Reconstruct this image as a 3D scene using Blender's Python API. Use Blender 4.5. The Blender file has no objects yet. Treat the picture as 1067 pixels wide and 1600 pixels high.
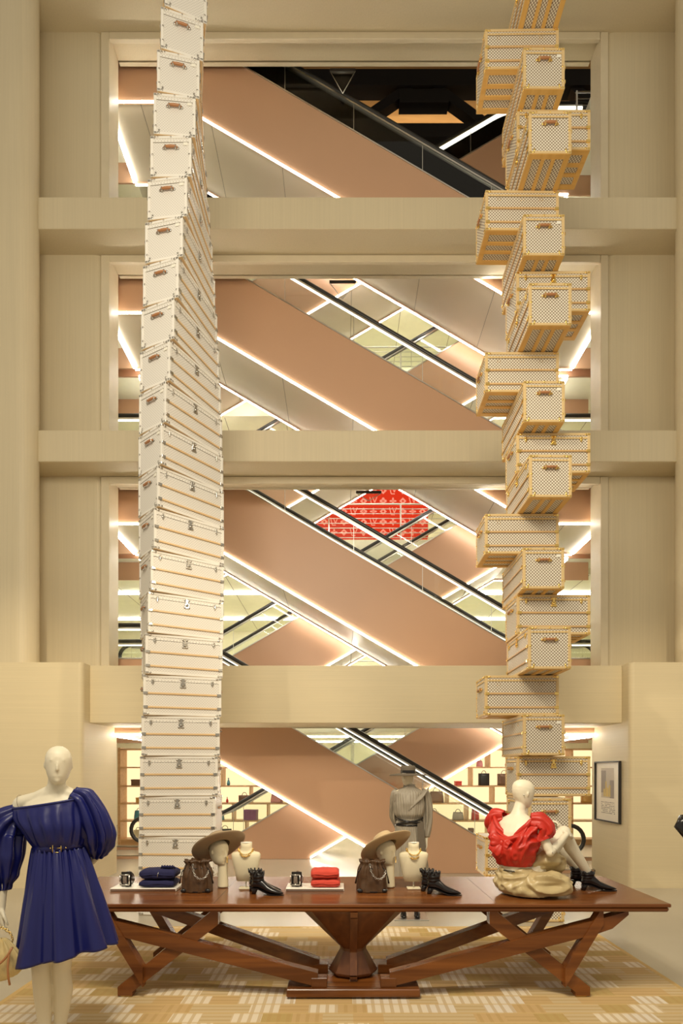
import bpy, bmesh, math, random
import numpy as np
from mathutils import Vector, Matrix, Euler, noise

SC = bpy.context.scene
COL = SC.collection
PI = math.pi
random.seed(7)

# ---------------------------------------------------------------- camera, world, lights, exposure
CAM_Z = 1.72
cam_d = bpy.data.cameras.new('camera')
cam_o = bpy.data.objects.new('camera', cam_d)
COL.objects.link(cam_o)
cam_o.location = (0, 0, CAM_Z)
cam_o.rotation_euler = (PI / 2, 0, 0)
cam_d.sensor_fit = 'VERTICAL'
cam_d.sensor_height = 36
cam_d.lens = 900 / 1600 * 36
cam_d.shift_y = 403 / 1600
cam_d.clip_start = .05
SC.camera = cam_o

SC.view_settings.view_transform = 'Standard'
SC.view_settings.look = 'None'
SC.view_settings.gamma = 1
SC.view_settings.exposure = 0.12
SC.view_settings.use_curve_mapping = False

world = bpy.data.worlds.new('world')
SC.world = world
world.use_nodes = True
bg = world.node_tree.nodes['Background']
bg.inputs[0].default_value = (1.0, .87, .66, 1)
bg.inputs[1].default_value = .46


def lamp(name, kind, loc, energy, color, target=None, size=1.0, size_y=None, spot=None, blend=.6, spread=None):
    d = bpy.data.lights.new(name, kind)
    d.energy = energy
    d.color = color
    o = bpy.data.objects.new(name, d)
    COL.objects.link(o)
    o.location = loc
    if kind == 'AREA':
        d.size = size
        if size_y:
            d.shape = 'RECTANGLE'
            d.size_y = size_y
        if spread:
            d.spread = spread
    elif kind == 'SPOT':
        d.spot_size = spot
        d.spot_blend = blend
        d.shadow_soft_size = size
    if target is not None:
        v = Vector(target) - Vector(loc)
        o.rotation_euler = v.to_track_quat('-Z', 'Y').to_euler()
    return o


WARM = (1.0, .82, .55)
SOFT = (1.0, .88, .66)
# unseen lamps added behind and above the camera to light the hall
lamp('added_softlight', 'AREA', (-1.0, .2, 7.5), 330, (1.0, .90, .72), (0, 8, 4), 3.5, 2.5)
lamp('added_spot', 'SPOT', (-4.0, 1.0, 9.5), 900, SOFT, (2.2, 6.9, 2.5), .12, spot=.75, blend=.5)
lamp('added_spot', 'SPOT', (3.6, 1.0, 6.2), 650, WARM, (-2.0, 6.9, 1.6), .12, spot=.8, blend=.6)
lamp('added_spot', 'SPOT', (-3.4, 3.6, 5.2), 420, WARM, (-4.6, 8.4, 1.7), .15, spot=1.0, blend=.9)
lamp('added_spot', 'SPOT', (3.9, 3.6, 5.2), 420, WARM, (5.0, 8.4, 1.4), .15, spot=1.0, blend=.9)
lamp('added_spot', 'SPOT', (-.8, 1.6, 6.0), 420, SOFT, (.2, 5.0, .6), .12, spot=.9, blend=.7)


# area lights added behind the truss chords to brighten the roof boards
lamp('truss_fill', 'AREA', (1.5, 13.35, 17.18), 50, (1.0, .84, .58), (1.5, 13.9, 17.18), 9.0, .22)
lamp('truss_fill', 'AREA', (1.5, 13.3, 16.0), 14, (1.0, .84, .58), (1.5, 13.9, 16.3), 9.0, .18)


# ---------------------------------------------------------------- materials
def new_mat(name):
    m = bpy.data.materials.new(name)
    m.use_nodes = True
    nt = m.node_tree
    return m, nt, nt.nodes['Principled BSDF']


def N(nt, typ, **kw):
    n = nt.nodes.new(typ)
    for k, v in kw.items():
        setattr(n, k, v)
    return n


def mat(name, col, rough=.5, metal=0.0, noise_amt=.06, noise_scale=6.0, bump=0.0, bump_scale=40.0, spec=None,
        sheen=0.0, coat=0.0, stretch=None, sss=0.0):
    m, nt, b = new_mat(name)
    tc = N(nt, 'ShaderNodeTexCoord')
    mp = N(nt, 'ShaderNodeMapping')
    if stretch:
        mp.inputs['Scale'].default_value = stretch
    nt.links.new(tc.outputs['Object'], mp.inputs[0])
    nz = N(nt, 'ShaderNodeTexNoise')
    nz.inputs['Scale'].default_value = noise_scale
    nz.inputs['Detail'].default_value = 3
    nt.links.new(mp.outputs[0], nz.inputs['Vector'])
    mix = N(nt, 'ShaderNodeMix', data_type='RGBA')
    c = np.array(col[:3])
    mix.inputs[6].default_value = (*np.clip(c * (1 - noise_amt), 0, 1), 1)
    mix.inputs[7].default_value = (*np.clip(c * (1 + noise_amt), 0, 1), 1)
    nt.links.new(nz.outputs[0], mix.inputs[0])
    nt.links.new(mix.outputs[2], b.inputs['Base Color'])
    b.inputs['Roughness'].default_value = rough
    b.inputs['Metallic'].default_value = metal
    if spec is not None:
        b.inputs['Specular IOR Level'].default_value = spec
    if sheen:
        b.inputs['Sheen Weight'].default_value = sheen
    if coat:
        b.inputs['Coat Weight'].default_value = coat
        b.inputs['Coat Roughness'].default_value = .12
    if bump:
        n2 = N(nt, 'ShaderNodeTexNoise')
        n2.inputs['Scale'].default_value = bump_scale
        n2.inputs['Detail'].default_value = 4
        nt.links.new(mp.outputs[0], n2.inputs['Vector'])
        bp = N(nt, 'ShaderNodeBump')
        bp.inputs['Strength'].default_value = bump
        bp.inputs['Distance'].default_value = .01
        nt.links.new(n2.outputs[0], bp.inputs['Height'])
        nt.links.new(bp.outputs[0], b.inputs['Normal'])
    return m


def emit_mat(name, col, strength):
    m = bpy.data.materials.new(name)
    m.use_nodes = True
    nt = m.node_tree
    nt.nodes.clear()
    e = N(nt, 'ShaderNodeEmission')
    e.inputs[0].default_value = (*col, 1)
    e.inputs[1].default_value = strength
    o = N(nt, 'ShaderNodeOutputMaterial')
    nt.links.new(e.outputs[0], o.inputs[0])
    return m


def glass_mat(name, tint, refl=.12):
    m = bpy.data.materials.new(name)
    m.use_nodes = True
    nt = m.node_tree
    nt.nodes.clear()
    t = N(nt, 'ShaderNodeBsdfTransparent')
    t.inputs[0].default_value = (*tint, 1)
    g = N(nt, 'ShaderNodeBsdfGlossy')
    g.inputs['Roughness'].default_value = .02
    f = N(nt, 'ShaderNodeFresnel')
    f.inputs[0].default_value = 1.45
    mx = N(nt, 'ShaderNodeMixShader')
    nt.links.new(f.outputs[0], mx.inputs[0])
    nt.links.new(t.outputs[0], mx.inputs[1])
    nt.links.new(g.outputs[0], mx.inputs[2])
    o = N(nt, 'ShaderNodeOutputMaterial')
    nt.links.new(mx.outputs[0], o.inputs[0])
    return m


def checker_mat(name, c1, c2, cell, rough=.5, offset=.37):
    m, nt, b = new_mat(name)
    tc = N(nt, 'ShaderNodeTexCoord')
    mp = N(nt, 'ShaderNodeMapping')
    mp.inputs['Location'].default_value = (offset, offset, offset)
    mp.inputs['Scale'].default_value = (1 / cell, 1 / cell, 1 / cell)
    nt.links.new(tc.outputs['Object'], mp.inputs[0])
    ck = N(nt, 'ShaderNodeTexChecker')
    ck.inputs['Color1'].default_value = (*c1, 1)
    ck.inputs['Color2'].default_value = (*c2, 1)
    ck.inputs['Scale'].default_value = 1
    nt.links.new(mp.outputs[0], ck.inputs['Vector'])
    nt.links.new(ck.outputs[0], b.inputs['Base Color'])
    b.inputs['Roughness'].default_value = rough
    return m


def wood_mat(name, c1, c2, rough=.35, scale=1.2, axis='X', coat=0.0):
    m, nt, b = new_mat(name)
    tc = N(nt, 'ShaderNodeTexCoord')
    mp = N(nt, 'ShaderNodeMapping')
    s = {'X': (.6, 9, 9), 'Y': (9, .6, 9), 'Z': (9, 9, .6)}[axis]
    mp.inputs['Scale'].default_value = tuple(v * scale for v in s)
    nt.links.new(tc.outputs['Object'], mp.inputs[0])
    nz = N(nt, 'ShaderNodeTexNoise')
    nz.inputs['Scale'].default_value = 1.6
    nz.inputs['Detail'].default_value = 5
    nz.inputs['Distortion'].default_value = .6
    nt.links.new(mp.outputs[0], nz.inputs['Vector'])
    cr = N(nt, 'ShaderNodeValToRGB')
    cr.color_ramp.elements[0].position = .32
    cr.color_ramp.elements[0].color = (*c1, 1)
    cr.color_ramp.elements[1].position = .7
    cr.color_ramp.elements[1].color = (*c2, 1)
    nt.links.new(nz.outputs[0], cr.inputs[0])
    nt.links.new(cr.outputs[0], b.inputs['Base Color'])
    b.inputs['Roughness'].default_value = rough
    if coat:
        b.inputs['Coat Weight'].default_value = coat
        b.inputs['Coat Roughness'].default_value = .2
    return m


def stucco_mat(name, col, horizontal=True):
    """combed plaster: fine lines in one direction"""
    m, nt, b = new_mat(name)
    tc = N(nt, 'ShaderNodeTexCoord')
    mp = N(nt, 'ShaderNodeMapping')
    mp.inputs['Scale'].default_value = (.5, .5, 42) if horizontal else (30, 30, .4)
    nt.links.new(tc.outputs['Object'], mp.inputs[0])
    nz = N(nt, 'ShaderNodeTexNoise')
    nz.inputs['Scale'].default_value = 1.5
    nz.inputs['Detail'].default_value = 3
    nt.links.new(mp.outputs[0], nz.inputs['Vector'])
    n2 = N(nt, 'ShaderNodeTexNoise')
    n2.inputs['Scale'].default_value = .9
    nt.links.new(tc.outputs['Object'], n2.inputs['Vector'])
    c = np.array(col)
    mix = N(nt, 'ShaderNodeMix', data_type='RGBA')
    mix.inputs[6].default_value = (*(c * .88), 1)
    mix.inputs[7].default_value = (*np.clip(c * 1.10, 0, 1), 1)
    ad = N(nt, 'ShaderNodeMath', operation='MULTIPLY_ADD')
    ad.inputs[1].default_value = .6
    ml = N(nt, 'ShaderNodeMath', operation='MULTIPLY')
    ml.inputs[1].default_value = .45
    nt.links.new(n2.outputs[0], ml.inputs[0])
    nt.links.new(nz.outputs[0], ad.inputs[0])
    nt.links.new(ml.outputs[0], ad.inputs[2])
    nt.links.new(ad.outputs[0], mix.inputs[0])
    nt.links.new(mix.outputs[2], b.inputs['Base Color'])
    bp = N(nt, 'ShaderNodeBump')
    bp.inputs['Strength'].default_value = .25
    bp.inputs['Distance'].default_value = .004
    nt.links.new(nz.outputs[0], bp.inputs['Height'])
    nt.links.new(bp.outputs[0], b.inputs['Normal'])
    b.inputs['Roughness'].default_value = .55
    return m


M = {}
M['wall'] = stucco_mat('plaster', (.67, .57, .37))
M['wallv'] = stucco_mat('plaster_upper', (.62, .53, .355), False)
M['casing'] = mat('casing_paint', (.66, .57, .40), .45)
M['interior'] = mat('interior_paint', (.74, .68, .50), .6)
M['ceiling'] = mat('ceiling_paint', (.78, .76, .60), .6)
M['pink'] = mat('rose_metal_cladding', (.56, .335, .205), .42, noise_amt=.03, noise_scale=1.2)
M['soffit'] = mat('soffit_panel', (.74, .64, .50), .35, noise_amt=.02, noise_scale=1)
M['glass'] = glass_mat('balustrade_glass', (.975, .99, .965))
M['rubber'] = mat('black_rubber', (.02, .018, .016), .35)
M['steel'] = mat('brushed_steel', (.62, .6, .55), .3, 1.0, .05)
M['darksteel'] = mat('dark_steel', (.035, .03, .028), .45, .3)
M['led'] = emit_mat('led_light', (1.0, .955, .84), 26.0)
M['rail_led'] = emit_mat('rail_light', (1.0, .94, .80), 4.0)
M['lamp'] = emit_mat('downlight', (1.0, .96, .82), 22.0)
M['floor'] = mat('honed_limestone', (.46, .41, .32), .25, noise_amt=.06, noise_scale=1.5)
M['seam'] = mat('panel_seam', (.25, .2, .15), .6)

M['w_chk'] = checker_mat('white_check_canvas', (.84, .80, .725), (.68, .64, .575), .0155, .38)
M['w_trim'] = mat('white_leather_trim', (.86, .82, .74), .4)
M['silver'] = mat('polished_nickel', (.55, .52, .47), .22, 1.0, .1, 30)
M['lwood'] = wood_mat('pale_gold_slat', (.74, .50, .25), (.84, .62, .35), .35)
M['g_chk'] = checker_mat('ivory_brown_check_canvas', (.86, .80, .66), (.31, .235, .16), .0175, .45)
M['g_trim'] = mat('honey_lozine_trim', (.72, .52, .25), .4)
M['gslat'] = wood_mat('tan_wood_slat', (.60, .37, .15), (.72, .47, .22), .4)
M['gold'] = mat('polished_brass', (.95, .66, .22), .2, 1.0, .1, 30)
M['gwood'] = wood_mat('honey_wood_slat', (.74, .42, .10), (.84, .52, .16), .4)
M['handle'] = mat('tan_leather', (.45, .20, .08), .4)
M['tag'] = mat('ivory_tag', (.9, .86, .74), .5)
M['twood'] = wood_mat('cherry_wood', (.095, .027, .006), (.24, .080, .017), .27, .8)
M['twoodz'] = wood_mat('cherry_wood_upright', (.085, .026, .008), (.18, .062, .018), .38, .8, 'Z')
M['manq'] = mat('mannequin_ivory', (.80, .73, .56), .45, noise_amt=.01)
M['blue'] = mat('blue_taffeta', (.006, .009, .115), .36, noise_amt=.12, noise_scale=9)
M['red'] = mat('red_taffeta', (.52, .022, .010), .45, noise_amt=.08)
M['beige'] = mat('khaki_satin', (.50, .39, .20), .36, noise_amt=.06)
M['grey'] = mat('grey_pleated_silk', (.30, .26, .20), .5, stretch=(26, 26, 3), noise_amt=.3, noise_scale=3)
M['leather'] = mat('black_patent_leather', (.012, .010, .010), .18)
M['felt'] = mat('taupe_felt', (.36, .27, .17), .85, bump=.2, bump_scale=200)
M['darkfelt'] = mat('dark_taupe_felt', (.13, .105, .075), .85)
M['linen'] = mat('cream_linen_form', (.74, .66, .46), .7, bump=.15, bump_scale=250)
M['ivory'] = mat('white_lacquer', (.86, .82, .72), .3)
M['navy'] = mat('navy_knit', (.010, .010, .060), .85, bump=.4, bump_scale=160)
M['redknit'] = mat('red_knit', (.58, .06, .035), .85, bump=.4, bump_scale=160)
M['ybag'] = mat('yellow_printed_leather', (.62, .48, .22), .5, noise_amt=.35, noise_scale=22)

# ---------------------------------------------------------------- mesh helpers
class MB:
    """collects vertices and faces, then links them as one mesh object"""
    def __init__(s):
        s.v, s.f, s.m, s.sm = [], [], [], []

    def add(s, vs, fs, mi=0, smooth=False):
        o = len(s.v)
        s.v += [tuple(map(float, p)) for p in vs]
        s.f += [tuple(i + o for i in f) for f in fs]
        s.m += [mi] * len(fs)
        s.sm += [smooth] * len(fs)
        return s

    def box(s, x0, x1, y0, y1, z0, z1, mi=0, b=0.0):
        if b <= 0:
            vs = [(x, y, z) for z in (z0, z1) for y in (y0, y1) for x in (x0, x1)]
            return s.add(vs, [(0, 2, 3, 1), (4, 5, 7, 6), (0, 1, 5, 4), (2, 6, 7, 3), (0, 4, 6, 2), (1, 3, 7, 5)], mi)
        # chamfered box
        b = min(b, (x1 - x0) / 2.01, (y1 - y0) / 2.01, (z1 - z0) / 2.01)
        vs, idx = [], {}
        for sx in (0, 1):
            for sy in (0, 1):
                for sz in (0, 1):
                    X, Y, Z = (x0, x1)[sx], (y0, y1)[sy], (z0, z1)[sz]
                    dx, dy, dz = b * (1 - 2 * sx), b * (1 - 2 * sy), b * (1 - 2 * sz)
                    for a, p in (('x', (X, Y + dy, Z + dz)), ('y', (X + dx, Y, Z + dz)), ('z', (X + dx, Y + dy, Z))):
                        idx[(sx, sy, sz, a)] = len(vs)
                        vs.append(p)
        fs = []
        for sx in (0, 1):
            q = [idx[(sx, a, c, 'x')] for a, c in ((0, 0), (1, 0), (1, 1), (0, 1))]
            fs.append(q if sx else q[::-1])
            q = [idx[(a, sx, c, 'y')] for a, c in ((0, 0), (1, 0), (1, 1), (0, 1))]
            fs.append(q[::-1] if sx else q)
            q = [idx[(a, c, sx, 'z')] for a, c in ((0, 0), (1, 0), (1, 1), (0, 1))]
            fs.append(q if sx else q[::-1])
        for a in (0, 1):
            for c in (0, 1):
                q = [idx[(0, a, c, 'y')], idx[(1, a, c, 'y')], idx[(1, a, c, 'z')], idx[(0, a, c, 'z')]]
                fs.append(q if (a + c) % 2 == 0 else q[::-1])
                q = [idx[(a, 0, c, 'x')], idx[(a, 1, c, 'x')], idx[(a, 1, c, 'z')], idx[(a, 0, c, 'z')]]
                fs.append(q[::-1] if (a + c) % 2 == 0 else q)
                q = [idx[(a, c, 0, 'x')], idx[(a, c, 1, 'x')], idx[(a, c, 1, 'y')], idx[(a, c, 0, 'y')]]
                fs.append(q if (a + c) % 2 == 0 else q[::-1])
        for sx in (0, 1):
            for sy in (0, 1):
                for sz in (0, 1):
                    t = [idx[(sx, sy, sz, a)] for a in 'xyz']
                    fs.append(t if (sx + sy + sz) % 2 else t[::-1])
        return s.add(vs, fs, mi)

    def prism(s, poly, a0, a1, axis='Y', mi=0):
        """extrude a 2D polygon between a0 and a1 along the axis; poly in the other two axes in x,y,z order"""
        n = len(poly)

        def P(p, a):
            return {'Y': (p[0], a, p[1]), 'X': (a, p[0], p[1]), 'Z': (p[0], p[1], a)}[axis]
        vs = [P(p, a0) for p in poly] + [P(p, a1) for p in poly]
        fs = [tuple(range(n)), tuple(range(2 * n - 1, n - 1, -1))]
        fs += [(i, i + n, (i + 1) % n + n, (i + 1) % n) for i in range(n)]
        return s.add(vs, fs, mi)

    def tube(s, path, r, seg=8, mi=0, cap=True, smooth=True, closed=False):
        """round tube on a path; r a number or one per point"""
        P = [Vector(p) for p in path]
        n = len(P)
        R = r if hasattr(r, '__len__') else [r] * n
        rings, prev = [], None
        for i in range(n):
            if closed:
                t = (P[(i + 1) % n] - P[i - 1])
            else:
                t = P[min(i + 1, n - 1)] - P[max(i - 1, 0)]
            t.normalize()
            if prev is None:
                u = t.orthogonal().normalized()
            else:
                u = (prev - t * prev.dot(t))
                u = u.normalized() if u.length > 1e-6 else t.orthogonal().normalized()
            prev = u
            w = t.cross(u)
            rings.append([P[i] + (u * math.cos(2 * PI * k / seg) + w * math.sin(2 * PI * k / seg)) * R[i] for k in range(seg)])
        vs = [p for rg in rings for p in rg]
        fs = []
        for i in range(n if closed else n - 1):
            a, b2 = i * seg, ((i + 1) % n) * seg
            fs += [(a + k, a + (k + 1) % seg, b2 + (k + 1) % seg, b2 + k) for k in range(seg)]
        if cap and not closed:
            fs += [tuple(range(seg))[::-1], tuple((n - 1) * seg + k for k in range(seg))]
        return s.add(vs, fs, mi, smooth)

    def loft(s, rings, mi=0, cap=(True, True), smooth=True, closed_ring=True):
        seg = len(rings[0])
        vs = [p for rg in rings for p in rg]
        fs = []
        kk = seg if closed_ring else seg - 1
        for i in range(len(rings) - 1):
            a, b2 = i * seg, (i + 1) * seg
            fs += [(a + k, a + (k + 1) % seg, b2 + (k + 1) % seg, b2 + k) for k in range(kk)]
        if cap[0]:
            fs.append(tuple(range(seg))[::-1])
        if cap[1]:
            fs.append(tuple((len(rings) - 1) * seg + k for k in range(seg)))
        return s.add(vs, fs, mi, smooth)

    def lathe(s, prof, seg=24, c=(0, 0), mi=0, smooth=True, cap=(True, True)):
        rings = [[(c[0] + r * math.cos(2 * PI * k / seg), c[1] + r * math.sin(2 * PI * k / seg), z) for k in range(seg)] for r, z in prof]
        return s.loft(rings, mi, cap, smooth)

    def ball(s, c, r, seg=12, rings=8, mi=0):
        rx, ry, rz = r if hasattr(r, '__len__') else (r, r, r)
        rg = []
        for i in range(rings + 1):
            t = PI * i / rings
            q = max(math.sin(t), 1e-3)
            rg.append([(c[0] + rx * q * math.cos(2 * PI * k / seg), c[1] + ry * q * math.sin(2 * PI * k / seg), c[2] - rz * math.cos(t)) for k in range(seg)])
        return s.loft(rg, mi, (True, True))

    def beam(s, a, b, w, h, mi=0, up=(0, 0, 1), bev=0.0):
        """rectangular bar from a to b; w across, h along up"""
        a, b = Vector(a), Vector(b)
        t = (b - a).normalized()
        u = Vector(up)
        x = t.cross(u).normalized()
        u = x.cross(t).normalized()
        q = MB().box(-w / 2, w / 2, 0, (b - a).length, -h / 2, h / 2, b=bev)
        mt = Matrix((x, t, u)).transposed()
        return s.add([a + mt @ Vector(p) for p in q.v], q.f, mi)

    def xf(s, mtx):
        s.v = [tuple(mtx @ Vector(p)) for p in s.v]
        return s

    def mesh(s, name, mats):
        me = bpy.data.meshes.new(name)
        me.from_pydata(s.v, [], s.f)
        ms = mats if isinstance(mats, (list, tuple)) else [mats]
        for m in ms:
            me.materials.append(m)
        me.polygons.foreach_set('material_index', s.m)
        me.polygons.foreach_set('use_smooth', s.sm)
        me.update()
        bm = bmesh.new()
        bm.from_mesh(me)
        bmesh.ops.recalc_face_normals(bm, faces=bm.faces)
        bm.to_mesh(me)
        bm.free()
        return me

    def build(s, name, mats, parent=None, loc=None):
        me = s.mesh(name, mats)
        o = bpy.data.objects.new(name, me)
        COL.objects.link(o)
        if loc:
            o.location = loc
        if parent:
            o.parent = parent
        return o


def tag(o, label=None, cat=None, group=None, kind=None):
    if label:
        o['label'] = label
    if cat:
        o['category'] = cat
    if group:
        o['group'] = group
    if kind:
        o['kind'] = kind
    return o


def empty(name, loc, rz=0.0, label=None, cat=None, group=None):
    o = bpy.data.objects.new(name, None)
    o.empty_display_size = .1
    COL.objects.link(o)
    o.location = loc
    o.rotation_euler = (0, 0, rz)
    return tag(o, label, cat, group)


CHILD = {}


def kids(o):
    return [c for c in bpy.data.objects if c.parent == o]


def copy_tree(o, parent=None, table=None):
    if table is None:
        table = {}
        for q in bpy.data.objects:
            if q.parent:
                table.setdefault(q.parent.name, []).append(q)
    c = o.copy()
    COL.objects.link(c)
    if parent:
        c.parent = parent
    for ch in table.get(o.name, []):
        copy_tree(ch, c, table)
    return c


def struct(name, mb, m, kind='structure'):
    o = mb.build(name, m)
    o['kind'] = kind
    return o


def clip_poly(poly, zmin):
    out = []
    n = len(poly)
    for i in range(n):
        a, b = poly[i], poly[(i + 1) % n]
        ia, ib = a[1] >= zmin, b[1] >= zmin
        if ia:
            out.append(a)
        if ia != ib:
            t = (zmin - a[1]) / (b[1] - a[1])
            out.append((a[0] + (b[0] - a[0]) * t, zmin))
    return out


def remeshed(parts, name, m, parent=None, voxel=.008, smooth=6, loc=None):
    """join the shapes of an MB into one continuous skin"""
    o = parts.build(name, m, parent, loc)
    md = o.modifiers.new('skin', 'REMESH')
    md.mode = 'VOXEL'
    md.voxel_size = voxel
    md.use_smooth_shade = True
    if smooth:
        s = o.modifiers.new('smooth', 'SMOOTH')
        s.factor = .5
        s.iterations = smooth
    bpy.context.view_layer.update()
    dg = bpy.context.evaluated_depsgraph_get()
    me = bpy.data.meshes.new_from_object(o.evaluated_get(dg))
    o.modifiers.clear()
    old = o.data
    o.data = me
    me.name = name
    me.materials.clear()
    for q in (m if isinstance(m, (list, tuple)) else [m]):
        me.materials.append(q)
    for p in me.polygons:
        p.use_smooth = True
    bpy.data.meshes.remove(old)
    return o


def ell(c, u, w, ru, rw, seg=20, f=None):
    """ellipse ring: centre c, unit axes u,w"""
    c, u, w = Vector(c), Vector(u), Vector(w)
    out = []
    for k in range(seg):
        a = 2 * PI * k / seg
        q = f(a) if f else 1.0
        out.append(c + u * (ru * q * math.cos(a)) + w * (rw * q * math.sin(a)))
    return out

# ---------------------------------------------------------------- the room
struct('floor', MB().box(-8.5, 8.5, -3, 18.2, -.12, 0), M['floor'])

# lower piers with rounded arrises
def pier(name, xa, xb, inner):
    r = .07
    y0, y1 = 8.37, 9.69
    if inner == 'right':
        poly = [(xa, y0)] + [(xb - r + r * math.sin(t), y0 + r - r * math.cos(t)) for t in np.linspace(0, PI / 2, 9)] + \
               [(xb - .05 + .05 * math.cos(t), y1 - .05 + .05 * math.sin(t)) for t in np.linspace(0, PI / 2, 6)] + [(xa, y1)]
    else:
        poly = [(xb, y0)] + [(xa + r - r * math.sin(t), y0 + r - r * math.cos(t)) for t in np.linspace(0, PI / 2, 9)] + \
               [(xa + .05 - .05 * math.cos(t), y1 - .05 + .05 * math.sin(t)) for t in np.linspace(0, PI / 2, 6)] + [(xb, y1)]
    mb = MB().prism(poly, 0, 3.285, 'Z')
    struct(name, mb, M['wall'])


pier('wall_left', -7.2, -3.765, 'right')
pier('wall_right', 4.195, 7.4, 'left')

# the storey bands
SLABS = [(2.42, 3.28), (6.33, 6.80), (9.81, 10.285), (13.31, 13.79)]
struct('trim_1', MB().box(-3.765, 4.195, 8.61, 9.69, *SLABS[0], b=.008), M['wall'])
for i in (1, 2, 3):
    struct('trim_%d' % (i + 1), MB().box(-4.749, 5.229, 8.61, 9.42, *SLABS[i], b=.008), M['wallv'])
# tall half columns standing on the piers
for sd, cx in ((-1, -4.75), (1, 5.23)):
    r = .22
    out = -7.2 if sd < 0 else 7.4
    poly = [(out, 8.37)] + [(cx + sd * -r * math.sin(t), 8.59 - r * math.cos(t)) for t in np.linspace(0, PI, 22)] + [(cx, 9.45), (out, 9.45)]
    struct('wall_left' if sd < 0 else 'wall_right', MB().prism(poly, 3.285, 14.6, 'Z'), M['wallv'])
struct('wall_front', MB().box(-4.5, 4.98, 9.03, 9.42, 13.79, 17.6), M['wallv'])

# wall plane with the three tall openings, and their casings
OX0, OX1 = -3.757, 4.17
bases = [3.28, 6.80, 10.285]
heads = [6.33, 9.81, 13.31]
for k in range(3):
    for xa, xb in ((-4.749, OX0), (OX1, 5.229)):
        r = .1
        if xa < 0:
            poly = [(xa, 9.05)] + [(xb - .12 + .1 * math.sin(t), 9.05 + .06 - .06 * math.cos(t)) for t in np.linspace(0, PI / 2, 6)] + [(xb - .02, 9.4), (xa, 9.4)]
        else:
            poly = [(xb, 9.05)] + [(xa + .12 - .1 * math.sin(t), 9.05 + .06 - .06 * math.cos(t)) for t in np.linspace(0, PI / 2, 6)] + [(xa + .02, 9.4), (xb, 9.4)]
        struct('wall_front', MB().prism(poly, bases[k], heads[k], 'Z'), M['wallv'])
    h = heads[k] + .015
    c = .11
    mb = MB()
    mb.box(OX0 - .02, OX0 + c, 9.04, 9.42, bases[k], h - .02, b=.006)
    mb.box(OX1 - c + .01, OX1 + .02, 9.04, 9.42, bases[k], h - .02, b=.006)
    mb.box(OX0 + c, OX1 - c, 9.04, 9.10, h - c - .02, h - .02, b=.006)
    struct('trim_%d' % (5 + k), mb, M['casing'])
    # inner fascia with its shadow gap
    mb = MB().box(OX0 + c, OX1 - c + .01, 9.445, 9.50, heads[k] + .01, heads[k] + .17)
    for x in (-1.06, 1.5, 3.7):
        mb.box(x, x + .006, 9.438, 9.446, heads[k] + .02, heads[k] + .16, mi=1)
    struct('trim_%d' % (8 + k), mb, [M['casing'], M['seam']])

# the escalator hall behind
struct('wall_left', MB().box(-8.5, -8.3, 9.69, 18.2, 0, 17.8), M['interior'])
struct('wall_right', MB().box(8.3, 8.5, 9.69, 18.2, 0, 17.8), M['interior'])
struct('wall_back', MB().box(-8.5, 8.5, 18.0, 18.2, 0, 17.8), M['interior'])
struct('wall_left', MB().box(-8.5, -7.2, 8.6, 9.69, 0, 17.8), M['wallv'])
struct('wall_right', MB().box(7.4, 8.5, 8.6, 9.69, 0, 17.8), M['wallv'])
FL = [3.3, 6.8, 10.3, 13.8]
for i, f in enumerate(FL):
    mb = MB().box(-8.3, 8.3, 12.75, 18.0, f - .75, f)
    # ceiling joints
    for x in np.arange(-8, 8.2, 1.35):
        mb.box(x, x + .012, 12.8, 18.0, f - .754, f - .75, mi=1)
    struct('ceiling', mb, [M['ceiling'], M['seam']])
    # side bridges
    struct('ceiling', MB().box(-8.3, -3.98, 9.72 if i == 0 else 9.6, 12.75, f - .62, f - .05), M['ceiling'])
    struct('ceiling', MB().box(4.45, 8.3, 9.72 if i == 0 else 9.6, 12.75, f - .62, f - .05), M['ceiling'])
    # linear lamps in the far ceilings
    for x0, x1, y in ((-6.5, 6.5, 14.0), (-6.5, 6.5, 16.4)):
        tag(MB().box(x0, x1, y, y + .10, f - .79, f - .755).build('linear_ceiling_lamp', M['lamp']),
            'long thin ceiling lamp glowing over the %s floor behind the escalators' % ('ground', 'second', 'third', 'fourth')[i]
            + (', nearer one' if y < 15 else ', farther one'), 'ceiling lamp', 'linear ceiling lamps')

# ---------------------------------------------------------------- escalators
SLOPE = 3.5 / 5.98
CL, HR = 1.27, 1.85      # cladding height and handrail height over the underside


def path_xz(ul, ur, xl, xr, dz, x0, x1, zl=None, zr=None):
    """polyline landing - flight - landing, shifted up by dz"""
    zl = ul + dz if zl is None else zl
    zr = ur + dz if zr is None else zr
    sl = (ur - ul) / (xr - xl)
    bx0 = xl + (zl - (ul + dz)) / sl
    bx1 = xr + (zr - (ur + dz)) / sl
    return [(x0, zl), (bx0, zl), (bx1, zr), (x1, zr)]


def soften(p, r=.35, n=5):
    out = [p[0]]
    for i in range(1, len(p) - 1):
        a, b, c = Vector(p[i - 1]), Vector(p[i]), Vector(p[i + 1])
        ra = min(r, (a - b).length * .45)
        rc = min(r, (c - b).length * .45)
        p0, p2 = b + (a - b).normalized() * ra, b + (c - b).normalized() * rc
        for t in np.linspace(0, 1, n):
            q = p0 * (1 - t) ** 2 + b * 2 * t * (1 - t) + p2 * t * t
            out.append((q.x, q.y))
    out.append(p[-1])
    return out


def clean(poly):
    out = []
    for p in poly:
        if not out or abs(p[0] - out[-1][0]) + abs(p[1] - out[-1][1]) > 1e-5:
            out.append(p)
    return out


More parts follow.
